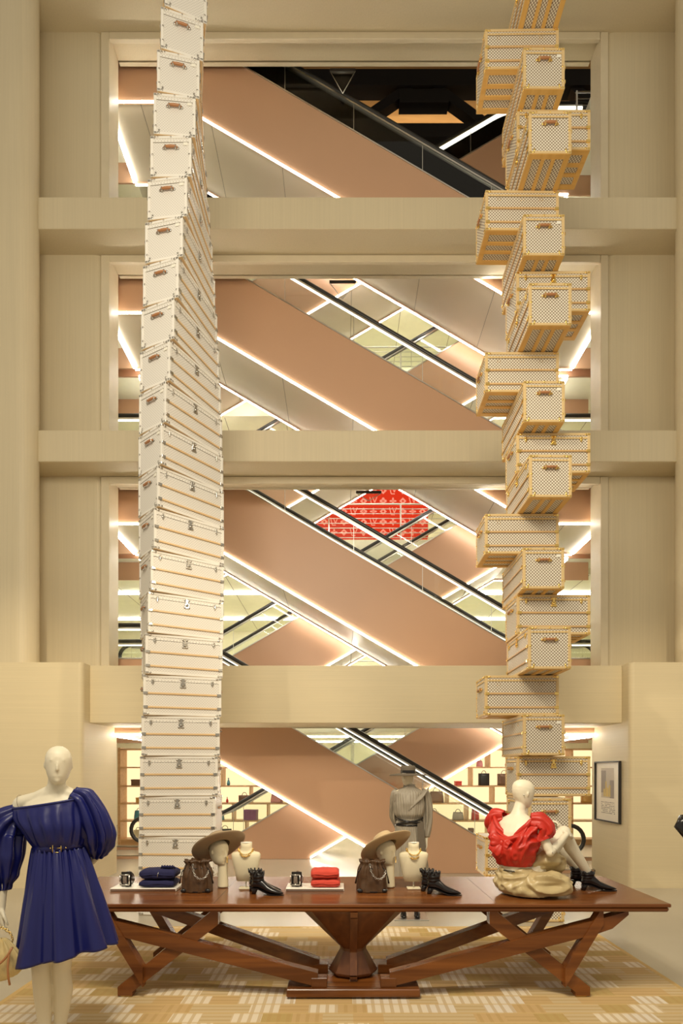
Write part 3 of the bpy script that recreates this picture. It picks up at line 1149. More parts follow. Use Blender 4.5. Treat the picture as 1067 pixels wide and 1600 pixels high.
# ---------------------------------------------------------------- rug
def rug_material():
    m, nt, b = new_mat('woven_plaid_rug')
    tc = N(nt, 'ShaderNodeTexCoord')
    sep = N(nt, 'ShaderNodeSeparateXYZ')
    nt.links.new(tc.outputs['Object'], sep.inputs[0])

    def math_(op, a, c=None, d=None):
        n = N(nt, 'ShaderNodeMath', operation=op)
        for i, q in enumerate((a, c, d)):
            if q is None:
                continue
            if isinstance(q, (int, float)):
                n.inputs[i].default_value = q
            else:
                nt.links.new(q, n.inputs[i])
        return n.outputs[0]
    X, Y = sep.outputs[0], sep.outputs[1]
    cw, ch = .21, .155
    row = math_('FLOOR', math_('DIVIDE', Y, ch))
    xs = math_('ADD', math_('DIVIDE', X, cw), math_('MULTIPLY', row, .5))
    col = math_('FLOOR', xs)
    comb = N(nt, 'ShaderNodeCombineXYZ')
    nt.links.new(col, comb.inputs[0])
    nt.links.new(row, comb.inputs[1])
    wn = N(nt, 'ShaderNodeTexWhiteNoise', noise_dimensions='2D')
    nt.links.new(comb.outputs[0], wn.inputs['Vector'])
    cr = N(nt, 'ShaderNodeValToRGB')
    cr.color_ramp.interpolation = 'CONSTANT'
    e = cr.color_ramp.elements
    e[0].position, e[0].color = 0, (.62, .47, .26, 1)
    e[1].position, e[1].color = .28, (.60, .40, .18, 1)
    for p, c in ((.5, (.80, .68, .50, 1)), (.68, (.52, .36, .13, 1)), (.85, (.78, .68, .54, 1))):
        q = e.new(p)
        q.color = c
    nt.links.new(wn.outputs['Value'], cr.inputs[0])
    # stripes run one way in some cells, across in others
    pick = math_('GREATER_THAN', wn.outputs['Value'], .42)
    sx = math_('SINE', math_('MULTIPLY', X, 95))
    sy = math_('SINE', math_('MULTIPLY', Y, 110))
    st = math_('ADD', math_('MULTIPLY', sx, pick), math_('MULTIPLY', sy, math_('SUBTRACT', 1.0, pick)))
    wide = math_('SINE', math_('MULTIPLY', Y, 2 * PI / ch * .5))
    band = math_('LESS_THAN', math_('ABSOLUTE', wide), .28)
    f = math_('MULTIPLY', math_('GREATER_THAN', st, .35), .55)
    mx = N(nt, 'ShaderNodeMix', data_type='RGBA')
    nt.links.new(f, mx.inputs[0])
    nt.links.new(cr.outputs[0], mx.inputs[6])
    mx.inputs[7].default_value = (.50, .32, .11, 1)
    mx2 = N(nt, 'ShaderNodeMix', data_type='RGBA')
    nt.links.new(math_('MULTIPLY', band, .55), mx2.inputs[0])
    nt.links.new(mx.outputs[2], mx2.inputs[6])
    mx2.inputs[7].default_value = (.66, .46, .19, 1)
    nz = N(nt, 'ShaderNodeTexNoise')
    nz.inputs['Scale'].default_value = 160
    nt.links.new(tc.outputs['Object'], nz.inputs['Vector'])
    bp = N(nt, 'ShaderNodeBump')
    bp.inputs['Strength'].default_value = .4
    bp.inputs['Distance'].default_value = .004
    nt.links.new(nz.outputs[0], bp.inputs['Height'])
    nt.links.new(bp.outputs[0], b.inputs['Normal'])
    nt.links.new(mx2.outputs[2], b.inputs['Base Color'])
    b.inputs['Roughness'].default_value = .9
    return m


RUG = rug_material()
rug = empty('rug', (.08, 4.2, 0), 0, 'large rectangular rug woven in cream and golden plaid patches under the long table', 'rug')
MB().box(-2.56, 2.56, -2.4, 2.05, .001, .012, b=.004).build('pile', RUG, rug)
mb = MB()
for a in ((-2.60, -2.555, -2.44, 2.09), (2.555, 2.60, -2.44, 2.09), (-2.555, 2.555, 2.045, 2.09), (-2.555, 2.555, -2.44, -2.395)):
    mb.box(a[0], a[1], a[2], a[3], .001, .012, b=.003)
mb.build('border', mat('rug_binding', (.62, .42, .16), .9), rug)

# ---------------------------------------------------------------- the long table
TX0, TX1, TY0, TY1, TZ = -2.25, 2.436, 4.25, 5.35, .73
TC = .0925
tbl = empty('long_table', (TC, 4.8, .012), 0, 'very long polished cherry wood table with angled struts and a faceted central pedestal', 'table')


def tp(mb, name, m='twood'):
    mb.v = [(x - TC, y - 4.8, z - .012) for x, y, z in mb.v]
    return mb.build(name, M[m], tbl)


tp(MB().box(TX0, TX1, TY0, TY1, TZ - .026, TZ, b=.006).box(TX0 + .01, TX1 - .01, TY0 + .008, TY1 - .008, TZ - .062, TZ - .026, b=.012), 'table_top')
mbj = MB()
for x in (-.95, 1.15):
    mbj.box(x, x + .003, TY0 + .01, TY1 - .01, TZ - .001, TZ + .0004)
tp(mbj, 'top_joint', 'darksteel')
tp(MB().box(-1.9, 2.08, 4.5, 5.1, TZ - .10, TZ - .062, b=.004), 'apron')
# base plate
tp(MB().box(-.41, .585, 4.28, 4.98, .028, .088, b=.006), 'base_plate')
for x in (-.3, .47):
    for y in (4.36, 4.88):
        tp(MB().box(x - .04, x + .04, y - .04, y + .04, .0125, .028), 'glide', 'gold')


def pbar(name, a, b, ya, yb, w, h):
    """bar in the x-z plane from a to b whose y runs from ya to yb, clipped flat at its ends"""
    ax, az = a
    bx, bz = b
    d = Vector((bx - ax, bz - az)).normalized()
    n = Vector((-d.y, d.x)) * h / 2
    # ends cut vertically
    hv = h / 2 / max(abs(d.x), .35)
    vs = []
    for (x, z, y) in ((ax, az, ya), (bx, bz, yb)):
        if abs(d.x) > .35:
            c = [(x, z - hv), (x, z + hv)]
        else:
            hh = h / 2 / abs(d.y)
            c = [(x - hh, z), (x + hh, z)]
        for q in c:
            vs += [(q[0], y - w / 2, q[1]), (q[0], y + w / 2, q[1])]
    fs = [(0, 1, 3, 2), (4, 6, 7, 5), (0, 2, 6, 4), (1, 5, 7, 3), (0, 4, 5, 1), (2, 3, 7, 6)]
    mb = MB().add(vs, fs)
    return tp(mb, name, 'twood')


for sd in (-1, 1):
    def X(v):
        return TC + sd * v
    for ya, yb, yf in ((4.34, 4.36, 4.34), (5.16, 4.66, 5.16)):
        # long brace: base plate to under the table end
        secs = []
        for v, lo, hi in ((.27, .092, .198), (1.80, .490, .596), (1.93, .535, .632), (2.05, .638, .667)):
            yy = yb + (ya - yb) * (v - .27) / 1.78
            secs.append([(X(v), yy - .0425, lo), (X(v), yy + .0425, lo), (X(v), yy + .0425, hi), (X(v), yy - .0425, hi)])
        tp(MB().loft(secs, smooth=False), 'brace')
        # strut: from the foot up to the table underside
        sl_ = (.62 - .085) / .68
        hv_ = .049 * math.sqrt(1 + sl_ * sl_)
        cz = lambda v: .085 + (1.70 - v) * sl_
        pl = [(X(v), max(cz(v) - hv_, .022) if v > 1.6 else cz(v) - hv_) for v in (1.775, 1.70, 1.02)] + [(X(v), min(cz(v) + hv_, .668)) for v in (1.02, 1.775)]
        pl = [(X(1.775), .022), (X(1.665), .022), (X(1.665), cz(1.665) - hv_), (X(1.02), cz(1.02) - hv_), (X(1.02), .667), (X(1.06), .667), (X(1.775), cz(1.775) + hv_)]
        tp(MB().prism(pl, yf - .012, yf + .073), 'strut')
        # leg: from the table end down to the strut
        pbar('leg', (X(1.86), .64), (X(1.575), .17), yf - .01, yf - .01, .08, .075)
        tp(MB().box(min(X(1.675), X(1.755)), max(X(1.675), X(1.755)), yf - .0, yf + .06, .0125, .022), 'glide', 'gold')
        # block at the plate
        tp(MB().box(min(X(.20), X(.32)), max(X(.20), X(.32)), yb - .045, yb + .045, .088, .16, b=.004), 'block')
# faceted hourglass pedestal
rings = []
for hw, hd, z in ((.46, .33, TZ - .062), (.45, .325, TZ - .09), (.105, .10, .31), (.105, .10, .29), (.195, .17, .13), (.19, .165, .115), (.15, .13, .088)):
    rings.append([(TC + hw * math.cos(a) * (1 if True else 0), 4.62 + hd * math.sin(a), z) for a in [i * PI / 4 for i in range(8)]])
tp(MB().loft(rings, smooth=False), 'pedestal', 'twoodz')
mb = MB()
for ang in (0, 180):
    a = math.radians(ang - 90)
    prof = [(.335, TZ - .062), (.325, TZ - .10), (.105, .31), (.105, .29), (.172, .13), (.168, .115), (.135, .088)]
    for (r0, z0), (r1, z1) in zip(prof, prof[1:]):
        p0 = Vector((TC + r0 * math.cos(a) * .97, 4.62 + r0 * math.sin(a), z0))
        p1 = Vector((TC + r1 * math.cos(a) * .97, 4.62 + r1 * math.sin(a), z1))
        mb.beam(p0, p1, .055, .055, up=(math.cos(a), math.sin(a), 0))
tp(mb, 'pedestal_rib', 'twoodz')

# ---------------------------------------------------------------- mannequins
def blob_loft(mb, secs, seg=20):
    """secs: (centre, u, w, ru, rw) elliptic sections"""
    mb.loft([ell(*q, seg=seg) for q in secs])


def limb(mb, pts, rad, seg=14, sub=4):
    """tapering limb with rounded ends through the joints"""
    P = [Vector(p) for p in pts]
    path, R = [], []
    for i in range(len(P) - 1):
        for j in range(sub):
            t = j / sub
            path.append(P[i].lerp(P[i + 1], t))
            R.append(rad[i] + (rad[i + 1] - rad[i]) * t)
    path.append(P[-1])
    R.append(rad[-1])
    mb.tube(path, R, seg)
    for p, r in ((P[0], rad[0]), (P[-1], rad[-1])):
        mb.ball(p, r, 12, 8)
    for p, r in list(zip(P, rad))[1:-1]:
        mb.ball(p, r * 1.0, 12, 8)


def hand(mb, wrist, d, n, side, curl=.5, s=1.0, spread=.1):
    """palm and five fingers; d points to the fingers, n out of the back of the hand, side +1/-1 puts the thumb"""
    wrist = Vector(wrist)
    d = Vector(d).normalized()
    n = Vector(n)
    n = (n - d * n.dot(d)).normalized()
    w = d.cross(n).normalized() * side
    rings = []
    for t, hw, ht in ((0, .024, .019), (.02, .029, .018), (.05, .038, .016), (.078, .040, .014), (.092, .036, .011)):
        rings.append(ell(wrist + d * t * s, w, n, hw * s, ht * s, 14))
    mb.loft(rings)
    for i, L in enumerate((.070, .078, .072, .056)):
        off = (.029 - i * .0195) * s
        base = wrist + d * (.082 - abs(i - 1.2) * .003) * s + w * off
        ang = 0
        p = base
        path = [p - d * .02 * s]
        path.append(p)
        dirv = (d + w * (spread * (1.2 - i) * .5)).normalized()
        for q, fr in enumerate((.46, .3, .24)):
            ang += curl * (.5, .8, .6)[q] * (1 + .08 * i)
            dd = dirv * math.cos(ang) - n * math.sin(ang)
            p = p + dd * L * fr * s
            path.append(p)
        mb.tube(path, [.0092 * s, .0090 * s, .0082 * s, .0075 * s, .0060 * s], 8)
        mb.ball(path[-1], .0062 * s, 8, 6)
    b = wrist + d * .022 * s + w * .026 * s
    t1 = b + (d * .6 + w * .7 - n * .35 * curl).normalized() * .036 * s
    t2 = t1 + (d * .9 + w * .2 - n * .6 * curl).normalized() * .028 * s
    t3 = t2 + (d * .95 - w * .05 - n * .7 * curl).normalized() * .022 * s
    mb.tube([b - d * .01, t1, t2, t3], [.0135 * s, .0105 * s, .0092 * s, .0065 * s], 8)
    mb.ball(t3, .0068 * s, 8, 6)


def head(mb, c, f, up=(0, 0, 1), s=1.0):
    """smooth abstract face: egg skull, brow, nose ridge, cheeks, jaw, ears"""
    c, f, up = Vector(c), Vector(f).normalized(), Vector(up)
    up = (up - f * up.dot(f)).normalized()
    r = f.cross(up).normalized()
    H = .115 * s
    rings = []
    # z from chin (-1) to crown (+1); half width, front depth, back depth
    prof = [(-1.0, .018, .052, -.02), (-.93, .034, .070, .0), (-.8, .047, .080, .028), (-.6, .058, .086, .055), (-.35, .066, .089, .078),
            (-.1, .071, .090, .094), (.15, .0745, .091, .102), (.4, .0735, .088, .104), (.62, .066, .078, .098), (.8, .053, .061, .082),
            (.92, .035, .040, .056), (.99, .012, .012, .02)]
    for z, hw, fr, bk in prof:
        ring = []
        for k in range(28):
            a = 2 * PI * k / 28
            ca, sa = math.cos(a), math.sin(a)
            dep = fr if ca > 0 else bk
            q = 1.0
            ring.append(c + up * z * H + r * (hw * s * math.copysign(abs(sa) ** .92, sa)) + f * (dep * s * (ca if ca > 0 or dep > 0 else -ca)))
        rings.append(ring)
    mb.loft(rings)
    # nose ridge, brow and mouth hints
    mb.tube([c + up * .022 * s + f * .088 * s, c + up * -.005 * s + f * .097 * s, c + up * -.026 * s + f * .098 * s, c - up * .034 * s + f * .090 * s],
            [.005 * s, .006 * s, .0085 * s, .006 * s], 8)
    mb.ball(c + up * .03 * s + r * .030 * s + f * .076 * s, .012 * s, 8, 6)
    mb.ball(c + up * .03 * s - r * .030 * s + f * .076 * s, .012 * s, 8, 6)
    mb.tube([c - up * .062 * s + f * .082 * s + r * q * .022 * s for q in (-1, -.4, .4, 1)], [.003 * s, .006 * s, .006 * s, .003 * s], 8)
    mb.ball(c - up * .090 * s + f * .070 * s, .016 * s, 10, 6)
    for q in (-1, 1):
        mb.ball(c + r * q * .072 * s - f * .006 * s - up * .004 * s, (.009 * s, .013 * s, .022 * s), 8, 6)


def fold_field(p, sc=(6, 6, 6), seed=0.0):
    return noise.noise(Vector((p[0] * sc[0] + seed, p[1] * sc[1] + seed * .7, p[2] * sc[2] + seed * 1.3)))


def wrinkle(o, amp, sc, seed=0.0, ridged=True, keep=None):
    me = o.data
    nrm = [v.normal.copy() for v in me.vertices]
    for v, n in zip(me.vertices, nrm):
        a = fold_field(v.co, sc, seed)
        b = fold_field(v.co, tuple(q * 2.3 for q in sc), seed + 5)
        val = (1 - abs(a) * 3.2) * .6 + b * .6 if ridged else a
        k = keep(v.co) if keep else 1.0
        v.co = v.co + n * amp * val * k
    me.update()


def cloth_loft(fn, nz, na, name, m, parent, thick=.0035, closed=True):
    """open tube of cloth: fn(t, a) -> point, with real thickness"""
    rings = [[fn(i / (nz - 1), 2 * PI * k / na) for k in range(na)] for i in range(nz)]
    o = MB().loft(rings, cap=(False, False)).build(name, m, parent)
    md = o.modifiers.new('thickness', 'SOLIDIFY')
    md.thickness = thick
    md.offset = 0
    return o


def boot(mb_u, mb_h, x, y, z, yaw, s=1.0, shaft=.13, pitch=0.0):
    """pointed ankle boot: upper in one mesh, sole and heel in the other; x,y,z at the heel, toe towards yaw"""
    mt = Matrix.Translation((x, y, z)) @ Matrix.Rotation(yaw, 4, 'Z') @ Matrix.Rotation(pitch, 4, 'Y')

    def T(p):
        return mt @ Vector(p)
    hz = .045 * s
    # foot sections heel to toe
    rings = []
    for t, hw, zb, zt in ((-.012, .020, hz + .004, hz + .055), (.015, .033, hz, hz + .085), (.05, .034, hz - .004, hz + .095), (.09, .033, hz - .018, hz + .070),
                          (.13, .037, .012, .078), (.17, .039, .008, .060), (.205, .033, .008, .046), (.235, .020, .010, .034), (.255, .007, .012, .024)):
        zc, zh = (zb + zt) / 2, (zt - zb) / 2
        rings.append([T((t * s, hw * s * math.cos(a), (zc + zh * math.sin(a) * (1 if math.sin(a) > 0 else .9)) * 1.0)) for a in np.linspace(0, 2 * PI, 17)[:-1]])
    mb_u.loft(rings)
    # shaft
    rings = []
    for q, ru, rw, cx in ((0, .044, .036, .036), (.25, .045, .037, .038), (.6, .050, .041, .038), (1.0, .058, .047, .036), (1.0, .053, .043, .036), (.8, .046, .038, .037)):
        rings.append([T(((cx + ru * math.cos(a)) * s, rw * s * math.sin(a), hz + .05 + q * (shaft - .05) + (.010 * math.cos(5 * a) if q == 1.0 else 0))) for a in np.linspace(0, 2 * PI, 21)[:-1]])
    mb_u.loft(rings, cap=(True, True))
    # straps
    for q in (.35, .7):
        zz = hz + .045 + q * (shaft - .05)
        mb_u.tube([T(((.038 + .050 * math.cos(a)) * s, .043 * s * math.sin(a), zz + .004 * math.cos(a))) for a in np.linspace(0, 2 * PI, 21)[:-1]], .004, 6, closed=True)
    # sole and heel
    sole = [(-.012, .024), (.05, .030), (.10, .034), (.16, .040), (.20, .036), (.235, .022), (.262, .006)]
    top = [(a, hw) for a, hw in sole]
    vs, n = [], len(sole)
    for a, hw in sole:
        zt = hz + .004 if a < .06 else (.010 + (hz - .006) * max(0, (.14 - a) / .08) if a < .14 else .010)
        for sy in (-1, 1):
            vs.append(T((a * s, sy * hw * s, zt)))
            vs.append(T((a * s, sy * hw * s, zt - .008)))
    fs = []
    for i in range(n - 1):
        a, b = i * 4, (i + 1) * 4
        fs += [(a, b, b + 2, a + 2), (a + 1, a + 3, b + 3, b + 1), (a, a + 1, b + 1, b), (a + 2, b + 2, b + 3, a + 3)]
    fs += [(0, 2, 3, 1), ((n - 1) * 4, (n - 1) * 4 + 1, (n - 1) * 4 + 3, (n - 1) * 4 + 2)]
    mb_h.add(vs, fs)
    mb_h.loft([[T((x0 * s + hx * math.cos(a), hy * math.sin(a), zz)) for a in np.linspace(0, 2 * PI, 13)[:-1]] for x0, hx, hy, zz in
               ((.012, .028 * s, .027 * s, hz), (.006, .022 * s, .021 * s, hz * .5), (.0, .018 * s, .018 * s, .0005))])


def keyed(keys, t):
    """smooth curve through rows of (t, values...)"""
    n = len(keys) - 1
    i = 0
    while i < n - 1 and t > keys[i + 1][0]:
        i += 1
    k1, k2 = keys[i], keys[i + 1]
    k0, k3 = keys[max(i - 1, 0)], keys[min(i + 2, n)]
    h = k2[0] - k1[0]
    u = (t - k1[0]) / h
    out = []
    for j in range(1, len(k1)):
        m1 = (k2[j] - k0[j]) / max(k2[0] - k0[0], 1e-6) * h
        m2 = (k3[j] - k1[j]) / max(k3[0] - k1[0], 1e-6) * h
        out.append((2 * u ** 3 - 3 * u * u + 1) * k1[j] + (u ** 3 - 2 * u * u + u) * m1 + (3 * u * u - 2 * u ** 3) * k2[j] + (u ** 3 - u * u) * m2)
    return out


# ---- mannequin in the blue dress
mq = empty('mannequin', (-1.72, 3.46, .0125), 0, 'standing headed ivory mannequin in a royal blue puff sleeved dress, at the left edge', 'mannequin')
b = MB()
Xa, Ya, Za = Vector((1, 0, 0)), Vector((0, 1, 0)), Vector((0, 0, 1))
fw = Vector((.42, -.90, 0)).normalized()
rt = Vector((.97, .24, 0)).normalized()     # across the shoulders
blob_loft(b, [((-.01, .02, .86), Xa, Ya, .15, .115), ((0, .02, .95), Xa, Ya, .165, .12), ((.01, .015, 1.06), Xa, Ya, .155, .115), ((.015, .01, 1.17), Xa, Ya, .125, .095),
              ((.015, .01, 1.24), Xa, Ya, .118, .088), ((.0, .005, 1.33), Xa, Ya, .135, .10), ((-.01, .0, 1.42), Xa, Ya, .155, .108),
              ((-.02, .005, 1.48), Xa, Ya, .172, .095), ((-.025, .015, 1.525), (.99, 0, .12), Ya, .165, .07), ((-.018, .02, 1.56), (.98, 0, .16), Ya, .105, .058),
              ((-.006, .015, 1.585), Xa, Ya, .062, .055), ((.005, .008, 1.62), Xa, Ya, .050, .052), ((.014, .0, 1.67), Xa, Ya, .047, .052), ((.02, -.005, 1.71), Xa, Ya, .045, .05)])
b.ball((-.06, -.065, 1.36), (.065, .045, .06), 12, 8)
b.ball((.08, -.06, 1.37), (.065, .045, .06), 12, 8)
head(b, (.026, -.012, 1.737), (.38, -.92, -.02), (0.02, 0, 1))
limb(b, [(-.215, .02, 1.505), (-.27, .01, 1.36), (-.295, .0, 1.19), (-.30, -.03, 1.03), (-.293, -.05, .885)], [.046, .043, .036, .032, .0215])
limb(b, [(.165, .02, 1.525), (.20, .06, 1.40), (.225, .10, 1.27), (.17, .17, 1.16), (.09, .21, 1.09)], [.046, .042, .036, .030, .022])
hand(b, (-.292, -.052, .885), (.10, -.10, -1), (-.75, -.6, 0), -1, curl=.45)
hand(b, (.09, .21, 1.09), (-.6, .1, -.5), (0, 1, 0), 1, curl=.4)
for sx, kx, ax, fy in ((-.095, -.085, -.075, -.0), (.045, .02, -.005, .04)):
    limb(b, [(sx, .02, .86), (sx + .005, .012, .70), (kx, fy, .50), (kx + .002, fy + .02, .36), (ax, fy + .03, .12)], [.082, .07, .052, .054, .034])
    b.loft([ell((ax, fy + .06 - t, zc), Xa, Za, hw, hh, 14) for t, hw, hh, zc in ((0, .025, .03, .06), (.04, .033, .055, .085), (.09, .034, .04, .062), (.15, .038, .025, .042), (.20, .030, .015, .03), (.215, .015, .008, .026))])
limb(b, [(-.03, .02, 1.575), (-.12, .02, 1.535), (-.20, .02, 1.510)], [.046, .042, .046])
limb(b, [(.02, .02, 1.58), (.09, .02, 1.553), (.15, .02, 1.535)], [.046, .042, .046])
body = remeshed(b, 'body', M['manq'], mq, .0055, 6)
# a joint line round the bare shoulder
MB().tube([Vector((-.208, .02, 1.5)) + Vector((.0, .052 * math.cos(a), .056 * math.sin(a))) + Vector((-.018 * math.sin(a), 0, 0)) for a in np.linspace(0, 2 * PI, 25)[:-1]], .0012, 6, closed=True).build('joint_line', M['seam'], mq)
MB().lathe([(.19, .0), (.19, .012), (.18, .018), (.02, .02)], 32, (-.04, .03)).build('base', M['steel'], mq)


def bodice(t, a):
    ca, sa = math.cos(a), math.sin(a)
    keys = [(0, -.045, .205, .120, 1.515), (.06, -.045, .208, .124, 1.50), (.25, -.03, .205, .148, 1.44), (.5, .0, .185, .162, 1.37), (.8, .012, .160, .142, 1.295), (1, .015, .142, .112, 1.25)]
    c, rx, ry, z = keyed(keys, t)
    tilt = (1 - t) ** 1.5
    gather = (.004 + .010 * math.sin(PI * t)) * (math.sin(17 * a + 3 * t) * .5 + 1.1 * noise.noise(Vector((ca * 3.5, sa * 3.5, t * 1.6))))
    if t < .08:
        gather *= .3
    g = 1 + gather / rx
    x = c + rx * ca * g
    y = .012 + ry * sa * g
    return Vector((x, y, z + tilt * (.15 * (x + .045)) - .012 * tilt * abs(sa)))


bodice_o = cloth_loft(bodice, 34, 150, 'dress_bodice', M['blue'], mq)
mb = MB().tube([bodice(.015, a) * 1.0 + Vector((0, 0, 0)) for a in np.linspace(0, 2 * PI, 121)[:-1]], .0075, 8, closed=True)
mb.build('neckline_band', M['blue'], mq)


def skirt(t, a):
    ca, sa = math.cos(a), math.sin(a)
    tt = t ** .85
    cx = .015 + .055 * tt
    rx = .138 + .140 * tt
    ry = .108 + .165 * tt
    f1 = math.sin(9 * a + 1.1 * math.sin(2 * a) + .6) + .30 * math.sin(19 * a + 1.1)
    f2 = noise.noise(Vector((ca * 2.2 + 4, sa * 2.2, t * .7)))
    fold = (.004 + .052 * t ** .95) * (math.copysign(abs(f1) ** .75, f1) * .55) + .05 * t * f2
    small = .008 * (math.sin(31 * a) + .4 * math.sin(53 * a)) * max(0, 1 - t * 2.0)
    x = cx + (rx + fold + small) * ca
    y = .012 + (ry + fold + small) * sa
    z = 1.245 + (.600 + .058 * ca - .026 * sa + .012 * f2 - 1.245) * t
    return Vector((x, y, z))


cloth_loft(skirt, 46, 260, 'dress_skirt', M['blue'], mq)


def sleeve_fn(P, R, nf, seed, squash=1.0):
    P = [Vector(p) for p in P]
    n = len(P) - 1

    def fn(t, a):
        q = min(t * n, n - 1e-6)
        i = int(q)
        u = q - i
        us = u
        p0, p1, p2, p3 = P[max(i - 1, 0)], P[i], P[i + 1], P[min(i + 2, n)]
        c = .5 * ((2 * p1) + (p2 - p0) * us + (2 * p0 - 5 * p1 + 4 * p2 - p3) * us ** 2 + (3 * p1 - p0 - 3 * p2 + p3) * us ** 3)
        d = (p2 - p1).normalized().lerp((p3 - p2).normalized() if i + 2 <= n else (p2 - p1).normalized(), u * .5).normalized()
        ref = Vector((0, 1, 0))
        e1 = d.cross(ref).normalized()
        e2 = e1.cross(d).normalized()
        r0, r1 = R[i], R[i + 1]
        r = r0 + (r1 - r0) * (u * u * (3 - 2 * u))
        env = math.sin(PI * min(max(t, .02), .98))
        fo = (.006 + .020 * env) * (.55 * math.sin(nf * a + 2.5 * t + seed) + 1.2 * noise.noise(Vector((2.6 * math.cos(a) + seed, 2.6 * math.sin(a), 2.4 * t))))
        rr = r + fo
        return c + e1 * rr * math.cos(a) + e2 * rr * squash * math.sin(a)
    return fn


cloth_loft(sleeve_fn([(-.215, .01, 1.465), (-.275, .0, 1.405), (-.315, -.01, 1.32), (-.315, -.015, 1.20), (-.305, -.02, 1.08), (-.298, -.028, 1.02), (-.297, -.03, .992)],
                     [.050, .092, .118, .108, .080, .042, .038], 9, .4), 40, 110, 'sleeve', M['blue'], mq)
cloth_loft(sleeve_fn([(.10, .01, 1.560), (.16, .02, 1.525), (.205, .04, 1.41), (.225, .065, 1.32), (.220, .09, 1.25), (.205, .115, 1.195), (.198, .125, 1.175)],
                     [.050, .072, .088, .086, .070, .044, .038], 9, 2.1), 40, 110, 'sleeve', M['blue'], mq)
# belt with its buckle
def belt_ring(z, g):
    return [Vector((.015 + (.141 + g) * math.cos(a), .012 + (.111 + g) * math.sin(a), z + .016 * math.cos(a))) for a in np.linspace(0, 2 * PI, 61)[:-1]]


bl = MB().loft([belt_ring(1.228, .002), belt_ring(1.228, .008), belt_ring(1.270, .008), belt_ring(1.270, .002)], cap=(False, False)).build('belt', M['blue'], mq)
ba = math.radians(-72)
bc = Vector((.015 + .152 * math.cos(ba), .012 + .122 * math.sin(ba), 1.252))
mb = MB()
for a0, a1 in (((-.021, -.025), (.021, -.025)), ((.021, -.025), (.021, .025)), ((.021, .025), (-.021, .025)), ((-.021, .025), (-.021, -.025)), ((.0, 0), (.024, 0))):
    mb.tube([bc + Vector((a0[0], a0[0] * .3, a0[1])), bc + Vector((a1[0], a1[0] * .3, a1[1]))], .0028, 8)
for q in (-.034, .044):
    mb.ball(bc + Vector((q, q * .3 + .004, 0)), .005, 8, 6)
mb.build('buckle', M['gold'], bl)

# ---- handbag in her hand
hb = empty('slouchy_handbag', (-1.945, 3.29, .535), 0, 'slouchy yellow and cream printed leather handbag held by the mannequin in blue', 'handbag')
rings = []
for t in np.linspace(0, 1, 22):
    rg = []
    rx = .150 * (math.sin(PI * min(.12 + t * .86, 1)) ** .6) * (1 - .35 * t)
    ry = .062 * (math.sin(PI * min(.12 + t * .86, 1)) ** .6) * (1 - .3 * t)
    for k in range(60):
        a = 2 * PI * k / 60
        n_ = noise.noise(Vector((math.cos(a) * 2.2, math.sin(a) * 2.2, t * 2.2 + 3)))
        fo = .016 * n_ + .008 * t * math.sin(12 * a)
        rg.append(((rx + fo) * math.cos(a), (ry + fo) * math.sin(a), .225 * t + .012 * math.cos(2 * a) * (1 - t)))
    rings.append(rg)
MB().loft(rings).build('bag_body', M['ybag'], hb)
MB().tube([(-.10 + .20 * q, -.062 - .02 * math.sin(PI * q), .19 - .10 * math.sin(PI * q) ** .8) for q in np.linspace(0, 1, 12)], .007, 8).build('strap', M['handle'], hb)
MB().tube([(.085 + .0 * q, -.06 - .02 * math.sin(PI * q), .17 - .19 * q) for q in np.linspace(0, 1, 8)], .006, 8).build('tassel', M['handle'], hb)
pts = [(-.11 + .165 * (.5 - .5 * math.cos(PI * q)), .02, .205 + .075 * math.sin(PI * q)) for q in np.linspace(0, 1, 18)]
mb = MB()
for i, p in enumerate(pts):
    v = Vector(p)
    t = (Vector(pts[min(i + 1, 17)]) - Vector(pts[max(i - 1, 0)])).normalized()
    sdv = Vector((0, 1, 0)) if i % 2 else t.cross(Vector((0, 1, 0)))
    mb.tube([v + t * .010 * math.cos(a) + sdv * .006 * math.sin(a) for a in np.linspace(0, 2 * PI, 11)[:-1]], .0022, 6, closed=True)
ch = mb.build('chain_handle', M['gold'], hb)
ch['kind'] = 'stuff'

# ---- mannequin seated on the table
sq = empty('mannequin', (1.409, 4.62, .73), 0, 'seated ivory mannequin in a bright red draped blouse and khaki skirt, on the long table', 'mannequin')
b = MB()
F = Vector((.72, .69, 0)).normalized()
R_ = Vector((F.y, -F.x, 0))           # her right, towards the camera side
tf = [((.02, .0, .06), .16, .13), ((.0, -.01, .12), .165, .125), ((-.03, -.03, .21), .125, .095), ((-.045, -.045, .30), .120, .092), ((-.04, -.04, .40), .138, .10),
      ((-.02, -.02, .50), .155, .10), ((-.005, -.005, .565), .160, .085), ((.005, .005, .605), .125, .065), ((.012, .012, .635), .066, .055), ((.02, .02, .67), .050, .05),
      ((.035, .03, .71), .046, .05), ((.045, .035, .74), .045, .05)]
blob_loft(b, [(c, R_, F, ru, rw) for c, ru, rw in tf])
head(b, (.060, .035, .800), (.93, .30, -.20), (0.10, .05, 1), .98)
kR, kL = Vector((.395, .05, .485)), Vector((.285, .27, .50))
aR, aL = Vector((.615, .12, .15)), Vector((.60, .31, .16))
limb(b, [Vector((.05, -.06, .12)), Vector((.05, -.06, .12)).lerp(kR, .5) + Vector((0, 0, -.005)), kR, kR.lerp(aR, .35) + Vector((-.012, 0, -.008)), aR, aR + Vector((.012, 0, -.05))], [.088, .074, .054, .054, .034, .032])
limb(b, [Vector((.0, .09, .12)), Vector((.0, .09, .12)).lerp(kL, .5), kL, kL.lerp(aL, .35) + Vector((-.012, 0, -.008)), aL, aL + Vector((.012, 0, -.05))], [.088, .074, .054, .054, .034, .032])
sR = Vector((-.0, 0, .575)) + R_ * .165
sL = Vector((-.0, 0, .58)) - R_ * .165
